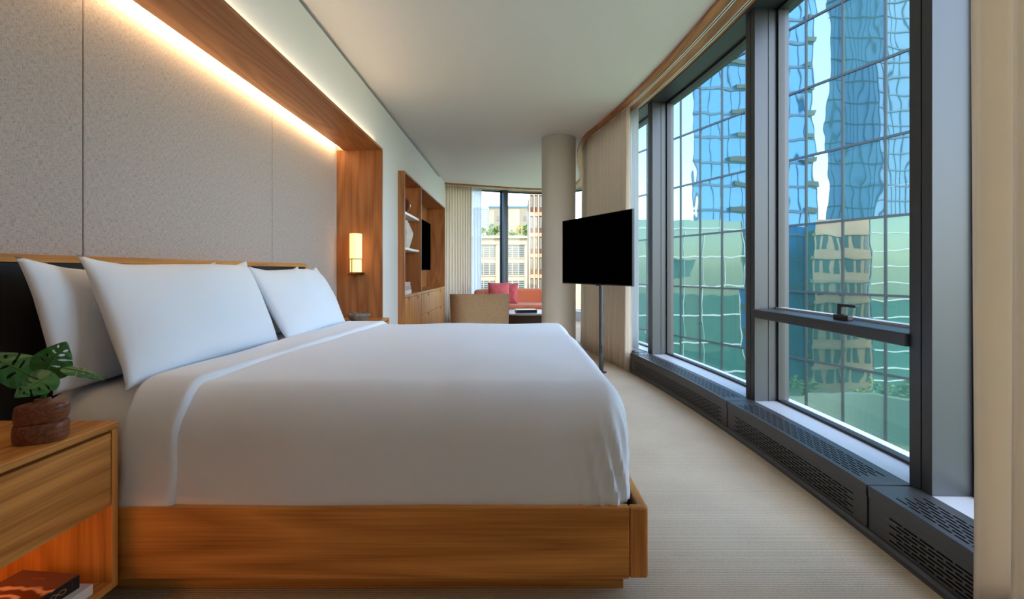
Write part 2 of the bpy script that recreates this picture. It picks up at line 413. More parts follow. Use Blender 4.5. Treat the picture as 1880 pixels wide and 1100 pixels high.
# windows between mullions
ML = [SY(y) for y in (-1.05, .40, 1.82, 3.16, 4.93)]
s4 = ML[-1]
def s_near(x, y):
    return min((( (PTH[i]-Vector((x, y))).length, CUM[i]) for i in range(len(PTH))))[1]
ML += [s_near(1.34, 6.6), s_near(1.55, 8.2), s_near(1.70, 9.4), s_near(.80, 10.70), s_near(-.19, 10.54), s_near(-1.40, 10.05), SMAX-.12]
ML = [0.0]+ML
MW = .11
for k in range(len(ML)-1):
    a, b = ML[k], ML[k+1]
    p, nn = pn((a+b)/2)
    we = struct_empty('window_%d' % (k+1), (p.x, p.y, .198))
    g0, g1, zb, zt2 = a+MW, b, .198, CEIL-.035
    # mullion at the near end of this window (gap groove down its room face)
    if k > 0:
        sweep(MB(), a, a+.048, rect(-.06, .17, zb, zt2), .2).build('mullion', M_metal, we, bevel=.002)
        sweep(MB(), a+.054, a+MW, rect(-.06, .17, zb, zt2), .2).build('mullion', M_metal, we, bevel=.002)
        sweep(MB(), a+.046, a+.056, rect(-.06, .160, zb, zt2), .2).build('mullion_groove', M_metal_d, we)
    # side cover plate seen end-on, with its joint
    if k != 2: sweep(MB(), b-.004, b-.0005, rect(.075, .079, zb, zt2), .2).build('side_joint', M_metal_d, we)
    fb = .012
    mb = MB(); sweep(mb, g1-.02, g1-.0005, rect(-.02, .022, zb, zt2), .2); mb.build('glazing_bead', M_metal_d, we)
    mb = MB(); sweep(mb, g0, g0+.02, rect(-.02, .022, zb, zt2), .2); mb.build('glazing_bead', M_metal_d, we)
    sweep(MB(), g0, g1, rect(-.02, .022, zb, zb+.014)).build('bottom_bead', M_metal_d, we)
    sweep(MB(), g0, g1, rect(-.02, .022, zt2-.02, zt2)).build('top_bead', M_metal_d, we)
    mb = MB(); n = max(1, int((g1-g0)/.12))
    mb.grid(n, 1, lambda u, v: W(g0+(g1-g0)*u, 0, zb+(zt2-zb)*v)).build('glass_pane', M_glass, we, smooth=True)
    if abs(a-SY(1.82)) < .01:
        # opening light: rail with rounded end and a lever handle
        rl = sweep(MB(), a+.105, b+.008, rect(-.02, .188, .745, .800), .3).build('transom_rail', M_metal, we, bevel=.009, seg=3)
        sweep(MB(), g0, g1, rect(-.02, .03, .80, .812), .3).build('transom_bead', M_sill, we)
        hs = SY(2.45)
        h = MB(); sweep(h, hs-.055, hs+.055, rect(.075, .105, .800, .826), .2)
        ho = h.build('handle', M_metal_d, we, bevel=.004)
        h = MB(); sweep(h, hs+.0, hs+.03, rect(.08, .10, .826, .868), .2); sweep(h, hs-.10, hs+.03, rect(.08, .10, .868, .882), .2)
        h.build('lever', M_metal_d, ho, bevel=.003)

# ------------------------------------------------------------------ perimeter heating convectors
def convector(s0, s1, label, df=.35):
    p = W((s0+s1)/2, df*.7, 0)
    t = thing('convector_heater', label, 'radiator', p, group='convector heaters under the window')
    e = .006; a, b = s0+e, s1-e
    di = .172
    # carcass (open box), dark inside
    sweep(MB(), a, b, rect(di, df-.022, .03, .180)).build('inner_core', M_dark, t)
    # base skirting with a soft rubber front
    sweep(MB(), a-e, b+e, [(di, 0), (df+.012, 0), (df+.012, .018), (df+.004, .030), (di, .030)]).build('base_skirt', M_rubber, t)
    for q in (a, b-.004):
        sweep(MB(), q, q+.004, rect(di, df-.001, .03, .2)).build('end_panel', M_conv, t)
    L = b-a
    def perforated(rows, pitch, length, gap, t0, height, total, fn, name, slot):
        """flat sheet with real slots; fn(s,t) -> point; t runs over [0,total]"""
        mb = MB(); margin = .07
        def strip(sa, sb, ta, tb):
            n = max(1, int((sb-sa)/.25))
            mb.grid(n, 1, lambda u, v: fn(sa+(sb-sa)*u, ta+(tb-ta)*v))
        tcur = 0
        for r in range(rows):
            ta = t0+r*pitch
            strip(a, b, tcur, ta)
            tb = ta+slot
            per = length+gap
            nn = int((L-2*margin)/per)
            st = a+(L-nn*per)/2 + (per*.5 if r % 2 else 0)
            cur = a
            for k in range(nn if r % 2 == 0 else nn-1):
                x0 = st+k*per
                strip(cur, x0, ta, tb); cur = x0+length
            strip(cur, b, ta, tb); tcur = tb
        strip(a, b, tcur, total)
        return mb.build(name, M_conv, t, fix=False, solid=.0016)
    # top cover: deck from df back to the sill, folded lip in front
    perforated(7, .0165, .054, .010, .026, 0, df-di, lambda s, q: W(s, df-q, .2), 'top_grille', .0075)
    sweep(MB(), a, b, rect(df-.003, df+.002, .158, .2008)).build('front_lip', M_conv, t, bevel=.001)
    perforated(7, .0136, .062, .010, .028, 0, .128, lambda s, q: W(s, df-.003, .158-q), 'front_grille', .0058)
    return t
convector(SY(.62), SY(1.905), 'dark grey slotted convector unit nearest the camera, partly behind the near drape')
convector(SY(1.905), SY(3.165), 'dark grey slotted convector unit under the window with the handle')
convector(SY(3.165), SY(5.06), 'dark grey slotted convector unit ending at the far drape')
convector(SY(5.075), SY(6.5), 'dark convector unit behind the white sheer curtain', .285)

# ------------------------------------------------------------------ curtains
def curtain(name, label, cat, mat, s0, s1, d, z0, z1, wave, amp, seed=0, flare=1.0, group=None):
    rnd = random.Random(seed)
    L = s1-s0; nf = max(2, round(L/wave)); nu = nf*10; nv = 14
    ph = [rnd.uniform(-.35, .35) for _ in range(nf+2)]; am = [rnd.uniform(.7, 1.2) for _ in range(nf+2)]
    def fn(u, v):
        k = u*nf; i = int(k); f = k-i
        p = ph[i]*(1-f)+ph[i+1]*f; am_ = am[i]*(1-f)+am[i+1]*f
        vv = 1-v
        A = amp*am_*(.62+.38*vv*flare)
        th = 2*math.pi*k+p*vv
        off = A*math.sin(th)+.25*A*math.sin(2*th+seed)
        sl = .012*vv*math.sin(7*u+seed)+wave*.16*math.cos(th)*vv*.5
        return W(s0+L*u+sl, d+off, z0+(z1-z0)*v)
    o = MB().grid(nu, nv, fn).build(name, mat, smooth=True, solid=.003)
    return tag(o, label, cat, group)
curtain('drape', 'long cream drape gathered behind the free-standing television', 'curtain', M_drape, SY(5.11), s_near(1.36, 7.0), .335, .012, CEIL-.036, .122, .050, 3)
curtain('sheer_curtain', 'white sheer curtain hanging above the convector beside the free-standing television', 'curtain', M_sheer, SY(5.13), SY(6.6), .235, .215, CEIL-.036, .07, .014, 5, 1.4)
curtain('drape', 'thick cream drape at the right edge of the picture, nearest the camera', 'curtain', M_drape, SY(-1.5), SY(1.395), .405, .012, CEIL-.036, .112, .042, 11)  # unseen length behind the camera added to keep light off the bed's near side
sb = s_near(-1.02, 10.21)
curtain('drape', 'cream pleated drape hanging beside the shelving unit at the end window', 'curtain', M_drape, sb, s_near(-1.62, 9.97), .345, .012, CEIL-.036, .055, .022, 8)
curtain('sheer_curtain', 'narrow white sheer curtain at the left of the end window', 'curtain', M_sheer, s_near(-.80, 10.31), s_near(-1.06, 10.2), .24, .03, CEIL-.036, .06, .012, 9)

# ------------------------------------------------------------------ column
MB().lathe([(.232, 0), (.232, .06), (.225, .065), (.225, CEIL)], (.605, 6.42, 0), 64).build('column', M_col, smooth=False)
colm = bpy.data.objects['column']; colm.data.polygons.foreach_set('use_smooth', [len(p.vertices) == 4 for p in colm.data.polygons])
tag(colm, 'round white plaster column between the sofa and the free-standing television', 'column')

# ------------------------------------------------------------------ niche behind the bed
nt = struct_empty('wall_niche', (XN, (YN0+YN1)/2, 0))
SEAM1, SEAM2 = F*1.744/789, F*1.744/442
edges = [YN0+.02, SEAM1, SEAM2, YN1-.035]
for i, lb in enumerate(('leftmost', 'middle', 'rightmost')):
    y0, y1 = edges[i], edges[i+1]
    box('fabric_panel', M_linen, nt, XN-.028, XN, y0+.0025, y1-.0025, .05, ZN+.09, bevel=.004)
box('reveal_strip', M_white, nt, XN-.03, XN-.012, YN1-.034, YN1, .05, ZN)
fr = thing('wooden_niche_frame', 'golden oak surround lining the recess above and beside the bed', 'wood frame', (XF, (YN0+YN1)/2, 0))
MB().box(XN+.055, XF, YN0-.02, YN1+.02, ZN, ZN+.022).build('soffit_board', nicheY, fr, bevel=.0015)
MB().box(XN-.01, XF, YN1, YN1+.022, 0, ZN).build('jamb_board', nicheZ, fr, bevel=.0015)
MB().box(XN-.01, XF, YN0-.022, YN0, 0, ZN).build('jamb_board', nicheZ, fr, bevel=.0015)
o = MB().box(XN+.049, XN+.0545, YN0+.05, YN1-.08, ZN+.004, ZN+.018).build('led_strip', M_led); tag(o, 'glowing warm light strip along the top of the fabric wall panels', 'light strip')
o = MB().box(XF-.045, XF-.030, YN0+.05, YN1-.05, ZN+.022, ZN+.028).build('led_strip', M_led_up); tag(o, 'warm light strip on top of the oak surround washing the white wall', 'light strip')

# headboard
hb = thing('headboard', 'low black upholstered headboard with oak trim behind the pillows', 'headboard', (-1.70, 2.5, .1))
HZ = 1.107; HX = -1.67; HY0, HY1 = 1.08, 3.91
box('upholstered_panel', M_black, hb, XN, HX-.006, HY0+.02, HY1-.018, .1, HZ-.028, .004)
box('top_trim', oakY, hb, XN, HX, HY0, HY1, HZ-.028, HZ, .002)
for y in (HY0, HY1-.018): box('end_trim', oakZ, hb, XN, HX, y, y+.018, .1, HZ-.028, .002)

# wall sconce on the jamb
SX = (653-VPX)/F*4.72; SYY = 4.725
scn = thing('wall_sconce', 'lit cylindrical wall lamp with bronze bracket on the oak jamb', 'wall lamp', (SX, YN1, 1.0))
MB().lathe([(.0, 1.165), (.0575, 1.165), (.0585, 1.17), (.0585, 1.405), (.0575, 1.41), (.05, 1.41), (.05, 1.40), (0, 1.40)], (SX, SYY, 0), 40, cap=False).build('shade', M_shade, scn, smooth=True, label='glowing cream glass shade')
MB().lathe([(.0, 1.035), (.053, 1.035), (.055, 1.04), (.055, 1.164), (0, 1.165)], (SX, SYY, 0), 40, cap=False).build('lower_diffuser', M_shade, scn, smooth=True)
MB().lathe([(.056, 1.160), (.061, 1.160), (.061, 1.168), (.056, 1.168), (.056, 1.160)], (SX, SYY, 0), 40, cap=False).build('ring', M_brass, scn, smooth=True)
MB().box(SX-.022, SX-.016, SYY-.064, SYY-.058, 1.012, 1.166).build('stem_bar', M_brass, scn)
MB().box(SX-.06, SX+.06, SYY-.064, YN1, 1.008, 1.016).build('bottom_bar', M_brass, scn, bevel=.001)
MB().box(SX-.0, SX+.058, SYY-.01, YN1, 1.018, 1.032).build('wall_arm', M_brass, scn, bevel=.001)

# ------------------------------------------------------------------ bed
YB0, YB1 = 1.525, 3.555
bed = thing('bed', 'wide oak platform bed frame with rounded corner post on a recessed plinth', 'bed', (-.6, (YB0+YB1)/2, 0))
XE = .430
for y0, y1 in ((YB0, YB0+.03), (YB1-.03, YB1)):
    box('side_panel', oakX, bed, -1.66, XE-.063, y0, y1, .077, .302, .003)
    MB().box(XE-.0625, XE-.003, y0, y1, .077, .302).build('corner_post', oakZ, bed, bevel=.009, seg=4)
box('foot_panel', oakY, bed, XE-.030, XE, YB0+.012, YB1-.012, .077, .302, .008)
box('platform', M_dark, bed, -1.66, XE-.032, YB0+.031, YB1-.031, .10, .262, .002)
box('plinth', oakX, bed, -1.60, .365, YB0+.075, YB1-.075, .0, .078, .002)

def rbox(c, h, r, nx=48, ny=40, nz=14, bump=None, e=2.0, flat=False):
    """rounded block: subdivided cube pressed onto a rounded core"""
    mb = MB(); c = Vector(c); h = Vector(h); r = Vector(r)
    def pr(q):
        rr = Vector((r.x, r.y, r.z if (q.z > 0 or not flat) else .02))
        core = Vector([max(-(h[i]-rr[i]), min(h[i]-rr[i], q[i])) for i in range(3)])
        d = Vector([(q[i]-core[i])/rr[i] for i in range(3)])
        if d.length > 1e-6:
            ln = (abs(d.x)**e+abs(d.y)**e+abs(d.z)**e)**(1/e)
            d = d/ln
            q = core+Vector([d[i]*rr[i] for i in range(3)])
        p = c+q
        return bump(p, d) if bump else p
    def gpos(i, n, hh, rr):    # denser near the rounded ends
        u = i*2-1
        return hh*math.sin(u*math.pi/2)*.55+hh*u*.45
    for sx in (-1, 1):
        mb.grid(ny, nz, lambda u, v: pr(Vector((sx*h.x, gpos(u, ny, h.y, r.y), gpos(v, nz, h.z, r.z)))))
    for sy in (-1, 1):
        mb.grid(nx, nz, lambda u, v: pr(Vector((gpos(u, nx, h.x, r.x), sy*h.y, gpos(v, nz, h.z, r.z)))))
    for sz in (-1, 1):
        mb.grid(nx, ny, lambda u, v: pr(Vector((gpos(u, nx, h.x, r.x), gpos(v, ny, h.y, r.y), sz*h.z))))
    return mb
def weld(o):
    bm = bmesh.new(); bm.from_mesh(o.data); bmesh.ops.remove_doubles(bm, verts=bm.verts, dist=1e-4)
    bmesh.ops.recalc_face_normals(bm, faces=bm.faces); bm.to_mesh(o.data); bm.free()
    o.data.polygons.foreach_set('use_smooth', [True]*len(o.data.polygons)); return o

ms = rbox((-.66, 2.548, .452), (.985, .965, .185), (.10, .15, .14), flat=True).build('mattress', M_sheet)
tag(weld(ms), 'mattress under a tight white fitted sheet at the head of the bed', 'mattress')

def duvet_bump(p, d):
    q = p.copy()
    top = max(0, d.z)
    s = noise.noise(Vector((p.x*2.2, p.y*2.0, p.z*2)))*.010+noise.noise(Vector((p.x*6, p.y*5, 3)))*.003
    q += d*s if d.length > 0 else Vector((0, 0, s))
    # shallow crown
    q.z += .008*(1-((p.y-2.54)/1.0)**2)*(1 if p.z > .55 else 0)
    # creases running up from the foot corners
    for yc in (1.535, 3.545):
        dist = math.hypot(p.x-.36, p.y-yc)
        if dist < .22 and p.z < .62:
            k = (1-dist/.22)*min(1, (.62-p.z)*5)
            q.x += .010*k*math.sin((p.y-yc)*130+p.z*26+p.x*90); q.y += .010*k*math.sin(p.x*140+p.z*30)*(1 if yc < 2 else -1)
    return q
dv = thing('duvet', 'smooth white duvet covering the bed with its top edge folded back', 'duvet', (-.4, 2.54, .28))
o = rbox((-.402, 2.546, .476), (.792, 1.002, .197), (.085, .13, .16), 80, 80, 26, duvet_bump, flat=True).build('cover', M_bed, dv); weld(o)
def fold_bump(p, d):
    q = p.copy()
    q.x += .16*((p.y-1.55)/2.0)*(1 if p.x > -1.15 else .45)-(.10*max(0, (.62-p.z))*.6)
    q += d*noise.noise(Vector((p.x*3, p.y*3.3, p.z*4)))*.008
    edge = max(0, (p.x+1.08)*9)
    q.x += .007*noise.noise(Vector((1, p.y*7, p.z*9)))
    return q
o = rbox((-1.155, 2.546, .487), (.105, 1.012, .208), (.022, .14, .165), 16, 90, 26, fold_bump, flat=True).build('folded_edge', M_bed, dv, label='white turned-back band of the duvet'); weld(o)

# ------------------------------------------------------------------ pillows
def pillow(label, bl, br, tl, thick, seed):
    """bl/br bottom corners, tl top-left corner (all world points)"""
    bl, br, tl = Vector(bl), Vector(br), Vector(tl)
    U = br-bl; V = tl-bl; N = U.cross(V).normalized()
    c = bl+U/2+V/2
    n = 40
    def fn(side):
        def g(a, b):
            u, v = a*2-1, b*2-1
            # square corners, edges pulled in between them
            uu = u*(1-.055*(1-v**2)**.8*abs(u)**3); vv = v*(1-(.17 if v > 0 else .05)*(1-abs(u)**1.6)**.8*abs(v)**3)
            t = max(0, (1-abs(u)**2.6))**.62*max(0, (1-abs(v)**2.4))**.60
            wr = noise.noise(Vector((u*2.2+seed, v*2.2, seed)))*.010+noise.noise(Vector((u*5+seed, v*4, 1.7)))*.004
            sag = -.018*(v+1)*(1-abs(u))*0
            ear = .02*max(0, abs(u)-.7)*max(0, v)*3
            p = c+U*.5*uu+V*.5*vv+N*(side*(thick*.5*t+wr*t)+.012*math.sin(seed+u*3)*(v+1))
            p += Vector((0, 0, ear))
            return p
        return g
    mb = MB(); mb.grid(n, n, fn(1)); mb.grid(n, n, fn(-1))
    o = mb.build('pillow', M_bed); weld(o)
    return tag(o, label, 'pillow', 'white pillows on the bed')
pillow('large white pillow leaning in front, nearest the camera', (-1.27, 1.585, .655), (-1.27, 2.64, .655), (-1.475, 1.655, 1.10), .20, 1.3)
pillow('white pillow standing at the back against the headboard, at the left end of the bed', (-1.49, 1.565, .645), (-1.49, 2.61, .645), (-1.605, 1.535, 1.075), .17, 4.1)
pillow('white pillow leaning in front on the far half of the bed, beside the stone bowl', (-1.21, 2.60, .66), (-1.21, 3.52, .66), (-1.43, 2.63, 1.075), .19, 7.7)
pillow('white pillow mostly hidden at the back on the far half of the bed', (-1.49, 2.68, .645), (-1.49, 3.62, .645), (-1.60, 2.68, 1.07), .16, 9.2)

# ------------------------------------------------------------------ bedside tables
def nightstand(y0, y1, label):
    t = thing('nightstand', label, 'nightstand', (-1.45, (y0+y1)/2, 0), group='nightstands beside the bed')
    x0, x1 = -1.665, -1.225; zb, zt_ = .075, .585; th = .022
    MB().box(x0, x1, y0, y1, zt_-th, zt_).build('top', oakY, t, bevel=.003)
    for a, b in ((y0, y0+th), (y1-th, y1)): MB().box(x0, x1-.001, a, b, zb, zt_-th).build('side_panel', oakZ, t, bevel=.002)
    MB().box(x0, x1-.001, y0+th, y1-th, zb, zb+th).build('bottom_board', oakY, t, bevel=.002)
    MB().box(x0, x0+.012, y0+th, y1-th, zb+th, zt_-th).build('back_panel', oakZ, t)
    d = MB().box(x1-.022, x1-.002, y0+th+.004, y1-th-.004, .334, zt_-th-.008).build('drawer', oakY, t, bevel=.0015)
    MB().box(x0+.02, x1-.024, y0+th+.006, y1-th-.006, .350, zt_-th-.01).build('drawer_box', M_black, d)
    MB().box(x0+.05, x1-.10, y0+th+.06, y1-th-.06, 0, zb).build('plinth', M_dark, t)
    MB().box(-1.50, -1.488, y0+th+.05, y1-th-.16, .342, .348).build('led_strip', M_led_ns, t, label='orange light strip under the drawer')
    return t
nightstand(.42, 1.502, 'oak bedside table nearest the camera, with books in its lit open shelf')
nightstand(3.70, 4.79, 'oak bedside table on the far side of the bed under the wall lamp')

# books on the near open shelf
BR = math.radians(-6)
def book_local(o_loc, rot, wx, wy, th, cover, spine_mat, name, label, spine=True):
    t = thing(name, label, 'book', o_loc, rot)
    # origin = far front corner of the spine; the book runs -x (width) and -y (length)
    MB().box(-wx, -.003, -wy+.003, -.003, .003, th-.003).build('pages', M_paper, t, local=True)
    MB().box(-wx-.002, 0, -wy, 0, th-.003, th).build('front_cover', cover, t, local=True, bevel=.0008)
    MB().box(-wx-.002, 0, -wy, 0, 0, .003).build('back_cover', spine_mat, t, local=True, bevel=.0008)
    MB().box(-.003, 0, -wy, 0, .003, th-.003).build('spine', spine_mat, t, local=True)
    return t
def cover_mat():
    m, n, l, p = new_mat('copper_photo_cover')
    tc = n.new('ShaderNodeTexCoord')
    wv = n.new('ShaderNodeTexWave'); wv.wave_type = 'RINGS'; wv.inputs['Scale'].default_value = 9; wv.inputs['Distortion'].default_value = 7; wv.inputs['Detail'].default_value = 2; wv.inputs['Detail Scale'].default_value = 1.6
    l.new(tc.outputs['Object'], wv.inputs['Vector'])
    sx = n.new('ShaderNodeSeparateXYZ'); l.new(tc.outputs['Object'], sx.inputs[0])
    mr = n.new('ShaderNodeMapRange'); mr.inputs[1].default_value = -.055; mr.inputs[2].default_value = -.075; l.new(sx.outputs['Y'], mr.inputs[0])
    r = n.new('ShaderNodeValToRGB'); r.color_ramp.elements[0].color = lin(110, 44, 22); r.color_ramp.elements[1].color = lin(226, 168, 132)
    r.color_ramp.elements[0].position = .45; r.color_ramp.elements[1].position = .9
    l.new(wv.outputs['Fac'], r.inputs[0])
    mx = n.new('ShaderNodeMix'); mx.data_type = 'RGBA'; mx.inputs[6].default_value = lin(112, 66, 52)
    l.new(mr.outputs[0], mx.inputs[0]); l.new(r.outputs[0], mx.inputs[7]); l.new(mx.outputs[2], p.inputs['Base Color'])
    p.inputs['Roughness'].default_value = .35
    return m
M_cover = cover_mat()
zs = .097
wbk = book_local((-1.238, 1.425, zs), math.radians(-3), .20, .28, .030, M_paper, M_paper, 'book', 'white book under the black book in the near bedside table')
bb = book_local((-1.262, 1.408, zs+.030), BR, .185, .275, .040, M_cover, M_blackbook, 'book', 'copper and black book with gold lettering lying on top of the white book')
# gold ampersand on the spine, orange marks on the cover
sp = bb.children[3] if len(bb.children) > 3 else bb
amp = [(0, -.30), (.34, .05), (.62, .45), (.52, .86), (.26, .96), (.06, .72), (.20, .40), (.52, .02), (.66, -.34), (.44, -.52), (.12, -.42), (-.12, -.52)]
mb = MB()
def stroke(pts_, wd, fn):
    # smooth ribbon in 2D mapped by fn
    P = []
    pv = [Vector(p) for p in pts_]
    for k in range(len(pv)-1):
        p0 = pv[max(k-1, 0)]; p1 = pv[k]; p2 = pv[k+1]; p3 = pv[min(k+2, len(pv)-1)]
        for j in range(6):
            t = j/6; P.append(.5*((2*p1)+(-p0+p2)*t+(2*p0-5*p1+4*p2-p3)*t*t+(-p0+3*p1-3*p2+p3)*t**3))
    P.append(pv[-1]); n0 = len(mb.v)
    for i, p in enumerate(P):
        t = (P[min(i+1, len(P)-1)]-P[max(i-1, 0)]).normalized(); nn = Vector((-t.y, t.x))*wd
        mb.v.append(Vector(fn(p+nn))); mb.v.append(Vector(fn(p-nn)))
    for i in range(len(P)-1): mb.f.append((n0+2*i, n0+2*i+1, n0+2*i+3, n0+2*i+2))
stroke(amp, .07, lambda p: (.0006, -.066+p.y*.028, .036-.006-.022*(1-p.x)+.003))
mb.build('spine_ampersand', M_gold, bb, local=True, fix=False)
mb = MB(); stroke([(0, .5), (.3, 1), (.7, .9), (.8, .4), (.5, 0), (.1, .1), (0, .5)], .07, lambda p: (.0006, -.165+p.y*.030, .010+p.x*.022))
mb.build('spine_letter', M_gold, bb, local=True, fix=False)
mb = MB()
for k in range(5): stroke([(0, 0), (1, .3 if k % 2 else -.2)], .10, lambda p: (.0006, -.022+p.y*.004, .008+k*.0052+p.x*.004))
mb.build('small_spine_print', M_gold, bb, local=True, fix=False)['kind'] = 'stuff'
mb = MB()
for k in range(7): stroke([(0, 0), (.5, 1), (1, 0)] if k % 2 else [(0, 1), (.4, 0), (1, .8)], .12, lambda p: (-.118+k*.0066+p.x*.005, -.034+p.y*.005, .0404))
mb.build('small_cover_print', M_orange, bb, local=True, fix=False)['kind'] = 'stuff'

# walnut vase and monstera leaves
VX, VY, VZ = -1.292, 1.325, .585
def lobe(z0, z1, r0, bul):
    return [(r0*(1-.10*(1-math.sin(math.pi*(k/10)))**1.6*1.0), z0+(z1-z0)*k/10) for k in range(11)]
prof = []
H = .052
for k in range(13):
    a = -math.pi/2+math.pi*k/12
    prof.append((.050+.008*abs(math.cos(a))**.5 if k not in (0,) else .052, .0+H/2+H/2*math.sin(a)))
prof[0] = (.053, 0)
for k in range(13):
    a = -math.pi/2+math.pi*k/12
    prof.append((.047+.010*abs(math.cos(a))**.5 - (.012 if k >= 11 else 0), H+.001+H/2+H/2*math.sin(a)))
prof += [(.022, 2*H+.003), (.018, 2*H+.006), (.017, 2*H+.011), (.012, 2*H+.011), (.012, 2*H-.03)]
vase = MB().lathe(prof, (VX, VY, VZ), 48, 1.0, .74, 2.7)
for v in vase.v:
    z = v.z-VZ; k = max(0, z-H*.6)
    dx, dy = v.x-VX, v.y-VY
    a = math.radians(24); v.x = VX+dx*math.cos(a)-dy*math.sin(a)+.04*k; v.y = VY+dx*math.sin(a)+dy*math.cos(a)
    v.z += .05*dx*(1 if z > H else 0)
vo = vase.build('vase', walnut, smooth=True); tag(vo, 'small two-tiered walnut vase on the near bedside table', 'vase')

def leaf_mat():
    m, n, l, p = new_mat('monstera_green')
    tc = n.new('ShaderNodeTexCoord'); nz = n.new('ShaderNodeTexNoise'); nz.inputs['Scale'].default_value = 40; l.new(tc.outputs['Object'], nz.inputs['Vector'])
    r = n.new('ShaderNodeValToRGB'); r.color_ramp.elements[0].color = lin(18, 74, 38); r.color_ramp.elements[1].color = lin(58, 128, 58)
    l.new(nz.outputs['Fac'], r.inputs[0]); l.new(r.outputs[0], p.inputs['Base Color']); p.inputs['Roughness'].default_value = .35
    return m
M_leaf = leaf_mat()
pl = thing('monstera_cutting', 'cut monstera leaves standing in the walnut vase', 'plant', (VX, VY, VZ+2*H))
def leaf(base, tip, nrm, wid, seed, curl=.15, open_=True):
    base, tip = Vector(base), Vector(tip); D = tip-base; Lg = D.length; D.normalize(); N = Vector(nrm); N = (N-D*N.dot(D)).normalized(); S = D.cross(N)
    holes = []
    rnd = random.Random(seed)
    for sgn in (-1, 1):
        for tt in (.30, .47, .63, .78):
            holes.append((sgn, tt+rnd.uniform(-.03, .03), rnd.uniform(.26, .5), rnd.uniform(.16, .26), rnd.uniform(.022, .034), rnd.random() < .25))
    def shape(t):
        return (max(0, math.sin(math.pi*min(1, t**.62)))**.75)*(1-.25*t)
    def fn(a, b):
        w_ = a*2-1; t = b
        wd = wid*shape(t)
        back = -.10*Lg*abs(w_)**1.5*(1-t)*1.6   # heart lobes behind the stalk
        fwd = .12*Lg*abs(w_)*t
        z = -curl*Lg*(t-.2)**2-.18*wd*abs(w_)**2+.012*Lg*math.sin(t*26+abs(w_)*5)*abs(w_)
        return base+D*(Lg*t+back+fwd*(1-t))+S*(wd*w_)+N*z
    def skip(a, b):
        w_ = a*2-1; t = b
        for sg, tt, ww, rw, rt, cut in holes:
            if w_*sg <= 0: continue
            aw = abs(w_); tc_ = tt+.16*(aw-ww)
            if ((aw-ww)/rw)**2+((t-tc_)/rt)**2 < 1: return True
            if cut and aw > ww and abs(t-tc_) < rt*.7: return True
        return False
    o = MB().grid(36, 60, fn, skip).build('leaf', M_leaf, pl, smooth=True, solid=.0008)
    mr = MB().tube([fn(.5, k/8)+N*.0006 for k in range(9)], [.0016*(1-k/9)+.0004 for k in range(9)], 6)
    mr.build('midrib', M_stem, o if False else pl, smooth=True)
    return o
top = Vector((VX+.004, VY, VZ+2*H+.005))
def stem(end, bow):
    end = Vector(end); mid = (top+end)/2+Vector(bow)
    P = [top+Vector((0, 0, -.03))]+[(top*(1-t)**2+mid*2*t*(1-t)+end*t*t) for t in [k/10 for k in range(11)]]
    MB().tube(P, [.0026]*len(P), 8).build('stalk', M_stem, pl, smooth=True)
b1 = at(84, 684, 1.32); t1 = at(118, 629, 1.33); leaf(b1, t1, (.55, -1, .25), .052, 2, .2); stem(b1, (-.005, 0, .0))
b2 = at(58, 690, 1.31); t2 = at(-32, 645, 1.28); leaf(b2, t2, (.25, -.9, .75), .050, 5, .25); stem(b2, (.01, 0, .01))
b3 = at(90, 690, 1.28); t3 = at(24, 727, 1.22); leaf(b3, t3, (.30, -.75, .75), .047, 8, .15); stem(b3, (.008, -.01, .006))
b4 = at(124, 677, 1.31); t4 = at(194, 690, 1.34); leaf(b4, t4, (.12, -.30, 1), .024, 11, .25); stem(b4, (-.012, 0, -.004))

# stone bowl on the far bedside table
bc = at(658, 585, 4.45); bc.z = .585
pr = [(.045, 0), (.075, .012), (.098, .045), (.104, .072), (.096, .073), (.085, .045), (.05, .018), (0, .015)]
mb = MB().lathe(pr, (bc.x, bc.y, bc.z), 40, 1, 1.1, cap=False)
for v in mb.v:
    k = 1+.10*noise.noise(Vector((v.x*16, v.y*16, v.z*10))); v.x = bc.x+(v.x-bc.x)*k; v.y = bc.y+(v.y-bc.y)*k
    if v.z-bc.z > .03: v.z += .012*noise.noise(Vector((v.x*22, v.y*22, 5)))
mb.f.append(tuple(range(40)))
tag(mb.build('stone_bowl', M_stone, smooth=True), 'rough grey-brown stone bowl on the far bedside table', 'bowl')

# ------------------------------------------------------------------ shelving unit in the left wall
UX = -1.28; UB = -1.635; U0, U1, UD = 5.71, 9.10, 6.76; UT = 2.232; CT = .756
su = thing('shelving_unit', 'built-in oak unit with open shelves, a television bay and drawers', 'shelving', (UX, (U0+U1)/2, 0))
for y0, y1 in ((U0, U0+.025), (U1-.025, U1)): MB().box(UB, UX, y0, y1, 0, UT).build('side_panel', nicheZ, su, bevel=.002)
MB().box(UB, UX-.002, UD-.012, UD+.012, .05, UT-.022).build('divider', nicheZ, su, bevel=.002)
MB().box(UB, UX, U0+.025, U1-.025, UT-.022, UT).build('top_panel', nicheY, su, bevel=.002)
MB().box(UB, UB+.012, U0+.025, U1-.025, .05, UT-.022).build('back_panel', nicheZ, su)
for y0, y1 in ((U0+.025, UD-.012), (UD+.012, U1-.025)):
    MB().box(UB+.012, UX+.004, y0, y1, CT-.035, CT).build('counter', oakY, su, bevel=.002)
for z in (1.77, 1.335):
    MB().box(UB+.012, UX-.03, U0+.025, UD-.012, z-.03, z).build('shelf', M_shelf, su, bevel=.002, label='shelf coloured pale for its lit edges')
MB().box(UB+.012, UX-.03, U0+.025, U1-.025, 0, .05).build('toe_kick', M_dark, su)
MB().box(UB+.012, UX-.024, U0+.026, U1-.026, .05, CT-.036).build('cabinet_body', M_dark, su)
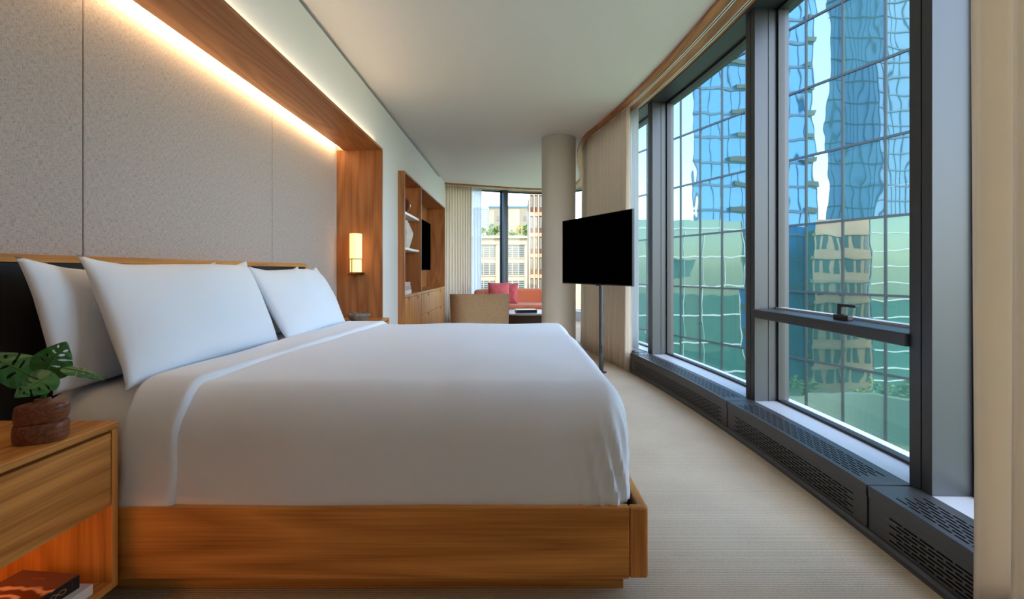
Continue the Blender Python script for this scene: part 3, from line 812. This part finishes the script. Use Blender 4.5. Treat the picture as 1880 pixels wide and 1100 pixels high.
def front(name, y0, y1, z0, z1, notches):
    """drawer or door front with square finger notches cut in its top edge"""
    yz = [(y0, z0), (y1, z0), (y1, z1)]
    for yc in sorted(notches, reverse=True): yz += [(yc+.03, z1), (yc+.03, z1-.045), (yc-.03, z1-.045), (yc-.03, z1)]
    yz.append((y0, z1)); n = len(yz)
    mb = MB(); vs_ = [(UX-.022, y, z) for y, z in yz]+[(UX, y, z) for y, z in yz]
    mb.add(vs_, [tuple(range(n)), tuple(reversed(range(n, 2*n)))]+[(i, (i+1) % n, n+(i+1) % n, n+i) for i in range(n)])
    return mb.build(name, oakZ, su)
front('door', U0+.027, UD-.014, .06, CT-.040, (U0+.25, UD-.25))
front('drawer', UD+.014, U1-.027, .425, CT-.040, (UD+.55, U1-.55))
front('drawer', UD+.014, U1-.027, .06, .420, (UD+.55, U1-.55))
# wall television in the unit
wt = thing('wall_television', 'black wall-mounted television inside the oak shelving unit', 'television', (-1.5, 7.8, 1.05))
MB().box(-1.475, -1.45, 7.05, 8.50, 1.05, 1.875).build('casing', M_tvbez, wt, bevel=.004)
MB().box(-1.4505, -1.449, 7.058, 8.492, 1.062, 1.867).build('screen', M_tvblk, wt)
MB().box(UB+.012, -1.475, 7.6, 8.0, 1.3, 1.6).build('bracket', M_dark, wt)
# things on the shelves
gc = at(750, 372, 6.12)
gv = MB().lathe([(.03, 0), (.075, .012), (.112, .05), (.125, .10), (.112, .15), (.075, .19), (.03, .212), (.018, .225), (.018, .30), (.024, .305)], (-1.415, 6.08, 1.77), 40)
tag(gv.build('glass_bottle', M_amber, smooth=True, solid=.004), 'round amber glass bottle on the top pale shelf', 'vase')
vz = MB().lathe([(.07, 0), (.11, .13), (.125, .2), (.05, .37), (.04, .375), (.03, .36), (.0, .05)], (-1.43, 6.33, 1.335), 6, cap=False)
vz.f.append(tuple(range(6)))
tag(vz.build('faceted_vase', M_ceramic), 'white faceted ceramic vase on the middle pale shelf', 'vase')
def flat_book(label, x0, x1, y0, y1, z0, z1, cov, group):
    t = thing('book', label, 'book', ((x0+x1)/2, (y0+y1)/2, z0), group=group)
    MB().box(x0+.004, x1-.004, y0+.004, y1-.004, z0+.003, z1-.003).build('pages', M_paper, t)
    MB().box(x0, x1, y0, y1, z1-.003, z1).build('cover', cov, t)
    MB().box(x0, x1, y0, y1, z0, z0+.003).build('cover', cov, t)
    MB().box(x1-.003, x1, y0, y1, z0+.003, z1-.003).build('spine', cov, t)
gb = 'books in the shelving unit'
flat_book('pale pink book lying on top of the stack on the oak counter', -1.55, -1.325, 5.93, 6.24, .856, .906, M_pinkbook, gb)
flat_book('grey book in the middle of the stack on the oak counter', -1.56, -1.32, 5.90, 6.25, .806, .856, M_greybook, gb)
flat_book('white book at the bottom of the stack on the oak counter', -1.57, -1.315, 5.89, 6.26, .756, .806, M_shelf, gb)
flat_book('small white box-like book below the pink one on the middle shelf', -1.50, -1.33, 5.84, 6.05, 1.335, 1.375, M_pinkbook, gb)
flat_book('small pale book topping the pair on the middle shelf', -1.49, -1.345, 5.85, 6.02, 1.375, 1.43, M_ceramic, gb)
# a soft light strip under the unit's top
o = MB().box(UB+.03, UB+.04, U0+.06, UD-.05, UT-.028, UT-.022).build('led_strip', M_led_sh); tag(o, 'faint light strip under the top of the shelving unit', 'light strip')

# ------------------------------------------------------------------ free-standing television
Pl = Vector((.56, 5.53, 0)); Pr = Vector((1.083, 4.41, 0)); ang = math.atan2(Pr.y-Pl.y, Pr.x-Pl.x); Wd = (Pr-Pl).length
tv = thing('standing_television', 'large black flat television on a slim dark floor pole', 'television', (Pl.x, Pl.y, 0), ang)
ZA, ZB = .905, 1.617
MB().box(0, Wd, .004, .030, ZA, ZB).build('casing', M_tvbez, tv, local=True, bevel=.003)
MB().box(.006, Wd-.006, .0025, .006, ZA+.012, ZB-.006).build('screen', M_tvblk, tv, local=True)
MB().box(Wd*.25, Wd*.75, .030, .055, ZA+.12, ZB-.15).build('rear_housing', M_tvbez, tv, local=True, bevel=.01)
MB().box(Wd*.54, Wd*.60, -.002, .004, ZA-.008, ZA+.004).build('sensor', M_tvbez, tv, local=True)
px = Wd*.579-.075
MB().tube([(px, .085, 0), (px, .085, 1.40)], .0235, 20).build('pole', M_conv, tv, local=True, smooth=False)
MB().box(px+.015, px+.03, .075, .095, .20, .28).build('collar', M_conv, tv, local=True, bevel=.004)
MB().box(px-.2, px+.2, .054, .064, 1.18, 1.42).build('bracket', M_conv, tv, local=True)
MB().lathe([(.055, 0), (.055, .008), (.03, .012)], (px, .085, 0), 28).build('floor_flange', M_conv, tv, local=True)

# ------------------------------------------------------------------ lounge: sofa, cushions, armchair, table
sofa = thing('sofa', 'curved rust-coloured sofa below the end window', 'sofa', (.25, 9.2, 0))
def arcsweep(ctrl_pts, prof, name, mat, parent, bev=.02, sub=8):
    P = []
    c = [Vector(p) for p in ctrl_pts]
    for k in range(len(c)-1):
        p0, p1, p2, p3 = c[max(k-1, 0)], c[k], c[k+1], c[min(k+2, len(c)-1)]
        for j in range(sub):
            t = j/sub; P.append(.5*((2*p1)+(-p0+p2)*t+(2*p0-5*p1+4*p2-p3)*t*t+(-p0+3*p1-3*p2+p3)*t**3))
    P.append(c[-1]); m = len(prof); mb = MB(); vs_ = []; fs_ = []
    for i, p in enumerate(P):
        t = (P[min(i+1, len(P)-1)]-P[max(i-1, 0)]).normalized(); nn = Vector((t.y, -t.x))
        for d, z in prof: q = p+nn*d; vs_.append((q.x, q.y, z))
    for i in range(len(P)-1):
        for j in range(m): fs_.append((i*m+j, i*m+(j+1) % m, (i+1)*m+(j+1) % m, (i+1)*m+j))
    fs_.append(tuple(range(m))); fs_.append(tuple(reversed(range((len(P)-1)*m, len(P)*m))))
    return mb.add(vs_, fs_).build(name, mat, parent, bevel=bev, seg=3, smooth=False)
cc = [(-.66, 8.62), (-.70, 9.05), (-.42, 9.42), (.1, 9.58), (.66, 9.58), (1.02, 9.3), (1.08, 8.9)]
arcsweep(cc, [(0, .12), (.17, .12), (.15, .66), (.11, .70), (.03, .70), (-.01, .66)], 'backrest', M_rust, sofa, .012)
seat = [(-.64, 8.66), (-.3, 8.74), (.2, 8.80), (.7, 8.74), (.98, 8.66), (.98, 9.2), (.62, 9.47), (.1, 9.47), (-.38, 9.32), (-.64, 9.02)]
MB().prism(seat, .16, .36).build('base', M_rust, sofa, bevel=.015)
MB().prism([(x*1.0, y-.01) for x, y in seat], .362, .43).build('seat_cushion', M_rust, sofa, bevel=.025, seg=3)
for x, y in ((-.5, 8.85), (.85, 8.85), (-.3, 9.25), (.55, 9.35)): MB().lathe([(.02, 0), (.025, .16)], (x, y, 0), 12).build('leg', M_brown, sofa)
def cushion(label, c, rot, size, th, seed):
    o = thing('cushion', label, 'cushion', c, rot, group='pink cushions on the sofa')
    def g(side):
        def fn(a, b):
            u, v = a*2-1, b*2-1
            t = max(0, 1-abs(u)**2.5)**.6*max(0, 1-abs(v)**2.5)**.6
            uu = u*(1-.07*(1-v*v)*abs(u)**3); vv = v*(1-.07*(1-u*u)*abs(v)**3)
            z = size/2+size/2*vv; lean = .12*(vv+1)
            return (size/2*uu, side*th/2*t+lean*size/2+.01*noise.noise(Vector((u*3, v*3, seed))), z)
        return fn
    mb = MB().grid(20, 20, g(1)).grid(20, 20, g(-1)); b = mb.build('cover', M_pink, o, local=True); weld(b)
    pts_ = []
    for k in range(41):
        a = k/40*4; i = int(a) % 4; f = a-int(a)
        u, v = [(2*f-1, -1), (1, 2*f-1), (1-2*f, 1), (-1, 1-2*f)][i]
        pts_.append(Vector(g(1)((u+1)/2, (v+1)/2)))
    MB().tube(pts_, .006, 6).build('piping', M_pink, o, local=True, smooth=True)
cushion('pink square cushion standing in front on the sofa', at(916, 540, 8.90)*1.0+Vector((0, 0, -(at(916, 540, 8.9).z)+.43)), .08, .40, .14, 1)
cushion('pink square cushion tucked behind the other on the sofa', Vector((-.10, 9.12, .43)), -.35, .38, .13, 4)

ac = thing('armchair', 'tan boucle tub armchair with its curved back to the bed', 'armchair', (at(880, 560, 6.75).x, 6.75, 0), math.radians(12))
def shell(r):
    def fn(a, b):
        th = math.radians(-118+236*a); k = abs(a-.47)/.53
        hgt = .745-.02*k-.30*max(0, k-.62)**1.5
        z = .14+(hgt-.14)*b
        ee = 3.2
        x = math.copysign(abs(math.sin(th))**(2/ee), math.sin(th))*(r+.02*b); y = -math.copysign(abs(math.cos(th))**(2/ee), math.cos(th))*(r*.95+.05*b)
        return (x, y, z)
    return fn
mb = MB(); mb.grid(48, 10, shell(.385)); mb.grid(48, 10, shell(.315))
n0 = len(mb.v)//2; 
for i in range(48):
    a = 10*49+i; mb.f.append((a, a+1, n0+a+1, n0+a)); mb.f.append((i, i+1, n0+i+1, n0+i))
for j in range(10):
    for e_ in (0, 48):
        a = j*49+e_; mb.f.append((a, a+49, n0+a+49, n0+a))
mb.build('back_shell', M_tan, ac, local=True, smooth=True, bevel=.012)
MB().lathe([(.30, .16), (.315, .20), (.315, .40), (.29, .44), (0, .45)], (0, .02, 0), 32, expo=3.2).build('seat_cushion', M_tan, ac, local=True, smooth=True)
for sx in (-1, 1):
    for sy in (-1, 1): MB().lathe([(.014, 0), (.02, .17)], (sx*.24, sy*.24, 0), 10).build('leg', M_brown, ac, local=True)

ct = thing('coffee_table', 'round pale-topped coffee table with a dark brown drum base', 'table', (.22, 7.45, 0))
MB().lathe([(.0, .395), (.43, .395), (.435, .40), (.435, .415), (.43, .42), (0, .42)], (.22, 7.45, 0), 56, cap=False).build('tabletop', M_marble, ct)
MB().lathe([(.40, .02), (.40, .394)], (.22, 7.45, 0), 56).build('drum_base', M_brown, ct)
MB().lathe([(.37, 0), (.37, .02)], (.22, 7.45, 0), 40).build('foot_ring', M_dark, ct)
cb = thing('book', 'white and black hardback book on the round coffee table', 'book', (.19, 7.33, .42), math.radians(8))
MB().box(-.15, .15, -.105, .105, .004, .040).build('pages', M_paper, cb, local=True)
MB().box(-.155, .155, -.11, .11, .040, .044).build('front_cover', M_shelf, cb, local=True)
MB().box(-.155, .155, -.11, .11, 0, .004).build('back_cover', M_blackbook, cb, local=True)
MB().box(-.155, .155, -.114, -.11, 0, .044).build('spine', M_blackbook, cb, local=True)

# ------------------------------------------------------------------ outdoors
GZ = -13.0
M_ground = plain('ground_lawn_and_paving', lin(120, 132, 96), .9, noise_amt=.3, noise_scale=.15)
struct(MB().box(-300, 300, -200, 320, GZ-.5, GZ).build('ground', M_ground))
M_fac = mirror_glass('teal_facade_glass', (.34, .385, .395, 1), lin(50, 90, 85), .36)
M_facm = plain('facade_mullion', lin(40, 48, 54), .4, .4)
# facade plane X + .382 Y = 20.8
FX0, FK = 20.8, .382
fn_ = Vector((1, FK, 0)).normalized(); ft = Vector((-FK, 1, 0)).normalized()
tower = thing('glass_tower', 'teal glass office tower with a gridded curtain wall outside the windows', 'building', (FX0-FK*23, 23, GZ))
def fp(Y, z, out=0): return Vector((FX0-FK*Y, Y, z))-fn_*out
ROWZ = [.12+2.95*k for k in range(-4, 8)]
COLY = [10.55+1.5*k for k in range(16)]
pw = 1.5*math.sqrt(1+FK*FK); ph = 2.95
variants = []
for k in range(10):
    rnd = random.Random(100+k)
    ox, oy = rnd.uniform(0, 50), rnd.uniform(0, 50)
    tx, ty = rnd.uniform(-.003, .003), rnd.uniform(-.002, .002)
    mb = MB()
    def fn(u, v):
        a, b = (u-.5)*pw, (v-.5)*ph
        wv =   .0017*noise.noise(Vector((u*2.0+ox, v*1.1+oy, k)))+.0005*noise.noise(Vector((u*3+ox, v*5+oy, 9)))
        pil = .0016*(1-(2*u-1)**2)*(1-(2*v-1)**2)
        return Vector((0, 0, 0))+ft*(a*.985)+Vector((0, 0, b*.99))-fn_*(wv*1.5-pil+tx*a+ty*b)
    mb.grid(14, 24, fn)
    me = bpy.data.meshes.new('panel'); me.from_pydata(mb.v, [], mb.f); me.polygons.foreach_set('use_smooth', [True]*len(mb.f)); me.materials.append(M_fac); variants.append(me)
tl_ = Vector(tower.location)
for i in range(len(COLY)-1):
    for j in range(len(ROWZ)-1):
        o = bpy.data.objects.new('glass_panel', variants[(i*7+j*3+(i*j) % 5) % 10]); COL.objects.link(o); o.parent = tower
        o.location = fp((COLY[i]+COLY[i+1])/2, (ROWZ[j]+ROWZ[j+1])/2)-tl_
zlo, zhi = ROWZ[0], ROWZ[-1]
def obar(mb, p0, p1, hw, out):
    # bar between two points on the facade
    p0, p1 = Vector(p0), Vector(p1); d = (p1-p0).normalized(); s_ = d.cross(fn_).normalized()*hw
    vs_ = []
    for p in (p0, p1):
        for a, b in ((-1, out), (1, out), (1, -.15), (-1, -.15)): vs_.append(p+s_*a-fn_*b)
    return mb.add(vs_, [(0, 1, 2, 3), (7, 6, 5, 4), (0, 4, 5, 1), (1, 5, 6, 2), (2, 6, 7, 3), (3, 7, 4, 0)])
for Y in COLY: obar(MB(), fp(Y, zlo), fp(Y, zhi), .035, .05).build('mullion', M_facm, tower)
for z in ROWZ: obar(MB(), fp(COLY[0], z), fp(COLY[-1], z), .045, .05).build('transom', M_facm, tower)
mb = MB(); a0, a1 = fp(COLY[0], 0), fp(COLY[-1], 0); q0, q1 = a0+fn_*.2, a1+fn_*.2
mb.prism([(q0.x, q0.y), (q0.x+14, q0.y+5), (q1.x+14, q1.y+5), (q1.x, q1.y)], GZ, zhi+.3).build('core_walls', M_facm, tower)

# buildings seen as reflections in that tower (they stand to the left, beyond our own building)
def mir(u, Yv):
    p = Vector((u*Yv, Yv, 0)); dd = p.dot(fn_)-FX0/math.sqrt(1+FK*FK); return p-fn_*2*dd
def face_ends(ua, ub, Yv, nrm=(.62, -.785)):
    um = (ua+ub)/2; c = mir(um, Yv); C0 = mir(0, 0); n2 = Vector((nrm[0], nrm[1], 0)); out = []
    for u in (ua, ub):
        r = mir(u, 1)-C0; t = (c-C0).dot(n2)/r.dot(n2); out.append(C0+r*t)
    return out
def slab_tower(name, label, ua, ub, Yv, depth, ztop, mat, bandmat, floor_h, fins, bands=True, balc=None, zbot=GZ, band_h=.16):
    a, b = face_ends(ua, ub, Yv)
    d = (b-a).normalized(); back = (a-mir(ua, Yv-5)).normalized()
    back = (back-d*back.dot(d)).normalized()
    t = thing(name, label, 'building', ((a.x+b.x)/2, (a.y+b.y)/2, zbot))
    sk = ((a+b)/2-mir(0, 0)).normalized(); P = [a, b, b+sk*depth-d*1.0, a+sk*depth+d*1.0]
    MB().prism([(p.x, p.y) for p in P], zbot, ztop).build('body', mat, t)
    front_ = -back
    def bar(p, q, z0, z1, out, nm, mt):
        mb = MB(); mb.prism([((p+front_*out).x, (p+front_*out).y), ((q+front_*out).x, (q+front_*out).y), ((q+back*.3).x, (q+back*.3).y), ((p+back*.3).x, (p+back*.3).y)], z0, z1)
        return mb.build(nm, mt, t)
    if bands:
        z = zbot+floor_h
        while z < ztop:
            bar(a, b, z-band_h, z+band_h, .15, 'floor_band', bandmat); z += floor_h
    if fins:
        mb = MB(); L = (b-a).length; n = int(L/fins)
        for k in range(n+1):
            p = a+d*(L*k/n)
            q0_ = p-d*.035; q1_ = p+d*.035
            mb.prism([((q0_+front_*.08).x, (q0_+front_*.08).y), ((q1_+front_*.08).x, (q1_+front_*.08).y), ((q1_+back*.1).x, (q1_+back*.1).y), ((q0_+back*.1).x, (q0_+back*.1).y)], zbot, ztop)
        o = mb.build('fins', bandmat, t); o['kind'] = 'stuff'
    if balc:
        mb = MB()
        for f0, f1 in balc:
            z = zbot+floor_h; k = 0
            while z < ztop:
                p = a.lerp(b, f0+(.2*(f1-f0) if k % 2 else 0)); q = a.lerp(b, f1-(.2*(f1-f0) if k % 3 == 0 else 0))
                bar(p, q, z, z+.55, .5, 'balcony', M_balc); z += floor_h; k += 1
    return t
M_balc = plain('dark_balcony', lin(40, 48, 58), .5)
M_blueA = mirror_glass('deep_blue_tower_glass', (.25, .50, .85, 1), lin(30, 104, 172), .8)
M_blueB = mirror_glass('pale_blue_tower_glass', (.62, .80, 1, 1), lin(150, 198, 236), .8)
M_teal = mirror_glass('green_glass', (.6, .8, .8, 1), lin(40, 84, 80), .85)
M_bandB = plain('blue_grey_band', lin(52, 92, 138), .5)
M_blueC = mirror_glass('mid_blue_tower_glass', (.5, .7, .9, 1), lin(66, 122, 172), .9)
M_bandW = plain('white_band', lin(190, 204, 204), .5)
M_brick = plain('beige_brick', lin(176, 150, 122), .85, noise_amt=.12, noise_scale=.6)
M_wind = plain('far_window_glass', lin(70, 82, 92), .15)
slab_tower('blue_tower', 'deep blue residential tower with dark balconies mirrored in the glass tower', .372, .630, 62, 14, 62, M_blueA, M_bandB, 3.1, 1.25, True, ((.30, .46), (.88, 1.0)))
slab_tower('pale_tower', 'pale blue gridded tower mirrored in the upper panels of the glass tower', .657, .755, 84, 16, 80, M_blueB, M_bandB, 3.6, .95, band_h=.10)
slab_tower('gridded_tower', 'blue tower with dense grid mirrored at the right of the glass tower', .757, .90, 70, 12, 70, M_blueC, M_bandB, 2.2, .9, band_h=.09)
slab_tower('low_glass_block', 'low green glass block with white bands mirrored in the glass tower', .745, .92, 47, 5, 6.2, M_teal, M_bandW, 1.6, 0, band_h=.05)
slab_tower('low_glass_block', 'low green glass block mirrored at the left of the glass tower', .20, .470, 52, 4, 6.5, M_teal, M_bandW, 3.1, 2.0, band_h=.07)
bt = slab_tower('brick_building', 'beige brick building with small windows mirrored in the glass tower', .626, .742, 56, 10, 7.0, M_brick, M_brick, 2.6, 0, True)
a, b = face_ends(.626, .742, 56); d = (b-a).normalized(); bk = (a-mir(.626, 51)).normalized(); bk = (bk-d*bk.dot(d)).normalized()
Lb = (b-a).length; nwin = int(Lb/.85)
for r_ in range(7):
    for k in range(nwin):
        p = a+d*(Lb*(k+.2)/nwin); q = a+d*(Lb*(k+.78)/nwin); z0 = GZ+.9+2.6*r_
        mb = MB(); f_ = -bk*.04; i_ = bk*.1
        mb.prism([((p+f_).x, (p+f_).y), ((q+f_).x, (q+f_).y), ((q+i_).x, (q+i_).y), ((p+i_).x, (p+i_).y)], z0, z0+1.5).build('window', M_wind, bt)

# buildings seen directly through the end window
BY = 95.0
def bx(px, Y=BY): return (px-VPX)/F*Y
def bz(py, Y=BY): return CAMZ-(py-HOR)/F*Y
M_lime = plain('pale_limestone', lin(138, 128, 106), .85, noise_amt=.08, noise_scale=.4)
M_tanb = plain('tan_render', lin(104, 99, 84), .85)
M_shut = plain('louvred_dark_glass', lin(42, 52, 58), .25)
M_slat = plain('blind_slats', lin(120, 130, 126), .6)
ob = thing('limestone_building', 'pale limestone office block with grouped windows beyond the end window', 'building', (0, BY, GZ))
zp = bz(433)
MB().box(-22, 16, BY+.25, BY+14, GZ, zp-.2).build('wall', M_lime, ob)
MB().box(-22.3, 16.3, BY-.35, BY+14, zp-.5, zp).build('parapet', M_lime, ob)
MB().box(-22.1, 16.1, BY-.1, BY+.5, zp-1.75, zp-1.5).build('cornice', M_lime, ob)
per = 5.68; x_first = bx(877)
rows = [bz(451)-k*3.45 for k in range(6)]
for g in range(-3, 3):
    gx = x_first+g*per
    MB().box(gx+3.55, gx+5.55, BY, BY+.4, GZ, zp-1.75).build('pilaster', M_lime, ob)
    for zt_ in rows:
        for c_ in range(3):
            wx = gx+.05+c_*1.18
            wo = MB().box(wx, wx+.98, BY+.15, BY+.3, zt_-2.25, zt_).build('window', M_shut, ob)
            if -1 <= g <= 1 and zt_ > -3:
                sm = MB()
                for q in range(5): sm.box(wx, wx+.98, BY+.12, BY+.16, zt_-.35-q*.43, zt_-.27-q*.43)
                sm.build('blind', M_slat, wo)
        MB().box(gx, gx+3.5, BY+.08, BY+.3, zt_-2.55, zt_-2.32).build('sill', M_lime, ob)
pe = thing('rooftop_block', 'tan penthouse block behind the roof garden beyond the end window', 'building', (-2, BY+11, zp))
MB().box(bx(897, 107), bx(980, 107), 107, 112, zp, bz(381, 107)).build('wall', M_tanb, pe)
MB().box(bx(896.5, 107), bx(980, 107)+.2, 106.8, 112, bz(381, 107), bz(380, 107)+.3).build('coping', M_bandB, pe)
for pxx in (912, 961): MB().box(bx(pxx, 107), bx(pxx+5, 107), 106.9, 107, bz(405, 107), bz(397, 107)).build('window', M_shut, pe)
bt2 = thing('distant_glass_tower', 'distant pale blue glass tower at the left of the end window', 'building', (bx(884, 150), 150, GZ))
MB().box(bx(868, 150), bx(895, 150), 150, 160, GZ, bz(381, 150)).build('body', M_blueC, bt2)
for k in range(9): MB().box(bx(868, 150)-.05, bx(895, 150)+.05, 149.9, 150.2, bz(384+k*4, 150)-.12, bz(384+k*4, 150)).build('floor_band', M_bandB, bt2)
# brown finned building at the right of the end window
NYB = 52.0
M_brownb = plain('brown_brick', lin(84, 58, 46), .85, noise_amt=.15, noise_scale=.8)
M_pier = plain('pale_pier', lin(146, 124, 100), .8)
nb = thing('brown_building', 'brown brick tower with pale vertical piers at the right of the end window', 'building', (bx(990, NYB), NYB, GZ))
MB().box(bx(972, NYB), bx(1040, NYB), NYB, NYB+8, GZ, bz(357, NYB)).build('wall', M_brownb, nb)
for k, pxx in enumerate((971, 979, 987, 996, 1005, 1014, 1023, 1032)):
    MB().box(bx(pxx, NYB), bx(pxx+2.4, NYB), NYB-.55, NYB, GZ, bz(355+(k % 2)*4, NYB)).build('pier', M_pier, nb, bevel=.05)
for k in range(9):
    zz = bz(372+k*38-20, NYB)
    MB().box(bx(972, NYB), bx(1036, NYB), NYB-.15, NYB, zz-.4, zz).build('spandrel', M_pier, nb)
    for pxx in (974, 982, 991, 1000):
        MB().box(bx(pxx, NYB), bx(pxx+4, NYB), NYB-.06, NYB, zz-1.7, zz-.5).build('window', M_shut, nb)

# trees: roof garden and park
def leafm(name, c0, c1):
    m, n, l, p = new_mat(name); tc = n.new('ShaderNodeTexCoord'); nz = n.new('ShaderNodeTexNoise'); nz.inputs['Scale'].default_value = 1.3
    l.new(tc.outputs['Object'], nz.inputs['Vector']); r = n.new('ShaderNodeValToRGB'); r.color_ramp.elements[0].position = .35; r.color_ramp.elements[1].position = .65
    r.color_ramp.elements[0].color = c0; r.color_ramp.elements[1].color = c1
    l.new(nz.outputs['Fac'], r.inputs[0]); l.new(r.outputs[0], p.inputs['Base Color']); p.inputs['Roughness'].default_value = .7; return m
M_treeg = leafm('tree_green', lin(42, 72, 28), lin(98, 124, 48)); M_treey = leafm('tree_yellow', lin(112, 120, 38), lin(180, 172, 76))
M_bark = plain('bark', lin(90, 72, 56), .9)
def tree(label, base, rx, rz, h, mat, n=420, group=None, seed=0, kindname='tree'):
    rnd = random.Random(seed); b = Vector(base)
    t = thing(kindname, label, 'tree', b, group=group)
    MB().tube([b, b+Vector((.1*rx, 0, h*.5)), b+Vector((0, 0, h))], [rx*.09, rx*.06, rx*.03], 8).build('trunk', M_bark, t)
    mb = MB(); c = b+Vector((0, 0, h))
    blobs = [(Vector((rnd.gauss(0, .42)*rx, rnd.gauss(0, .42)*rx, rnd.gauss(0, .42)*rz)), rnd.uniform(.3, .5)) for _ in range(9)]
    for _ in range(n):
        bo, br = rnd.choice(blobs)
        v = Vector((rnd.gauss(0, 1), rnd.gauss(0, 1), rnd.gauss(0, 1))).normalized()*br*rnd.uniform(.6, 1)
        p = c+bo+Vector((v.x*rx, v.y*rx, v.z*rz)); s_ = rx*rnd.uniform(.07, .15)
        q = Vector((rnd.gauss(0, 1), rnd.gauss(0, 1), rnd.gauss(0, 1))).normalized(); e1 = q.orthogonal().normalized()*s_; e2 = q.cross(e1).normalized()*s_
        mb.add([p-e1-e2, p+e1-e2*.6, p+e1+e2, p-e1*.6+e2], [(0, 1, 2, 3)])
    mb.build('foliage', mat, t, fix=False)['kind'] = 'stuff'
gt = 'roof garden trees'
tree('yellow-green tree at the left end of the roof garden', (bx(886, 99), 99, zp+.02), 1.1, 1.0, 1.3, M_treey, 420, gt, 1)
tree('tall green tree left of the window mullion in the roof garden', (bx(905, 98), 98, zp+.02), 1.25, 1.4, 1.4, M_treeg, 520, gt, 2)
tree('yellowing tree right of the window mullion in the roof garden', (bx(953, 99), 99, zp+.02), 1.2, 1.05, 1.6, M_treey, 420, gt, 3)
tree('green tree against the brown building in the roof garden', (bx(966, 98), 98, zp+.02), 1.1, 1.3, 1.3, M_treeg, 460, gt, 4)
for i, (pxx, lb) in enumerate(((894, 'low green shrub below the tall tree in the roof garden'), (929, 'low dark shrub right beside the window mullion in the roof garden'), (938, 'broad low shrub midway along the roof garden'), (946, 'low shrub below the yellowing tree in the roof garden'))):
    tree(lb, (bx(pxx, 97), 97, zp+.02), .75, .5, .4, M_treeg, 260, 'roof garden shrubs', 20+i, 'shrub')
pk = 'park trees mirrored in the glass tower'
ords = ('seventh', 'sixth', 'fifth', 'fourth', 'third', 'second', 'leftmost')
for i, (u, Yv) in enumerate(((.815, 42.5), (.79, 43.5), (.765, 42.5), (.735, 44), (.60, 46), (.52, 45), (.44, 46))):
    p = mir(u, Yv); tree('small park tree mirrored low in the glass tower, %s from the left' % ords[i] if i < 6 else 'small park tree mirrored low in the glass tower, leftmost of its row', (p.x, p.y, GZ), 1.0, 1.9, 2.2, M_treey if i % 2 else M_treeg, 260, pk, 40+i, 'park_tree')

# curved terrace wall below the towers
mb = MB(); P0 = []; P1 = []
for k in range(41):
    u = .40+.48*k/40; Yv = 37+4.5*math.cos((u-.66)*6.5)
    P0.append(mir(u, Yv)); P1.append(mir(u, Yv+.6))
nP = len(P0)
M_terr = plain('terrace_stone', lin(112, 124, 110), .8)
mb.add([(p.x, p.y, GZ) for p in P0]+[(p.x, p.y, -9.6) for p in P0]+[(p.x, p.y, -9.6) for p in P1]+[(p.x, p.y, GZ) for p in P1],
       [(r*nP+i, r*nP+i+1, ((r+1) % 4)*nP+i+1, ((r+1) % 4)*nP+i) for r in range(4) for i in range(nP-1)]+[(0, nP, 2*nP, 3*nP), (nP-1, 4*nP-1, 3*nP-1, 2*nP-1)])
tag(mb.build('terrace_wall', M_terr, smooth=False), 'pale curved terrace wall mirrored low in the glass tower', 'wall')
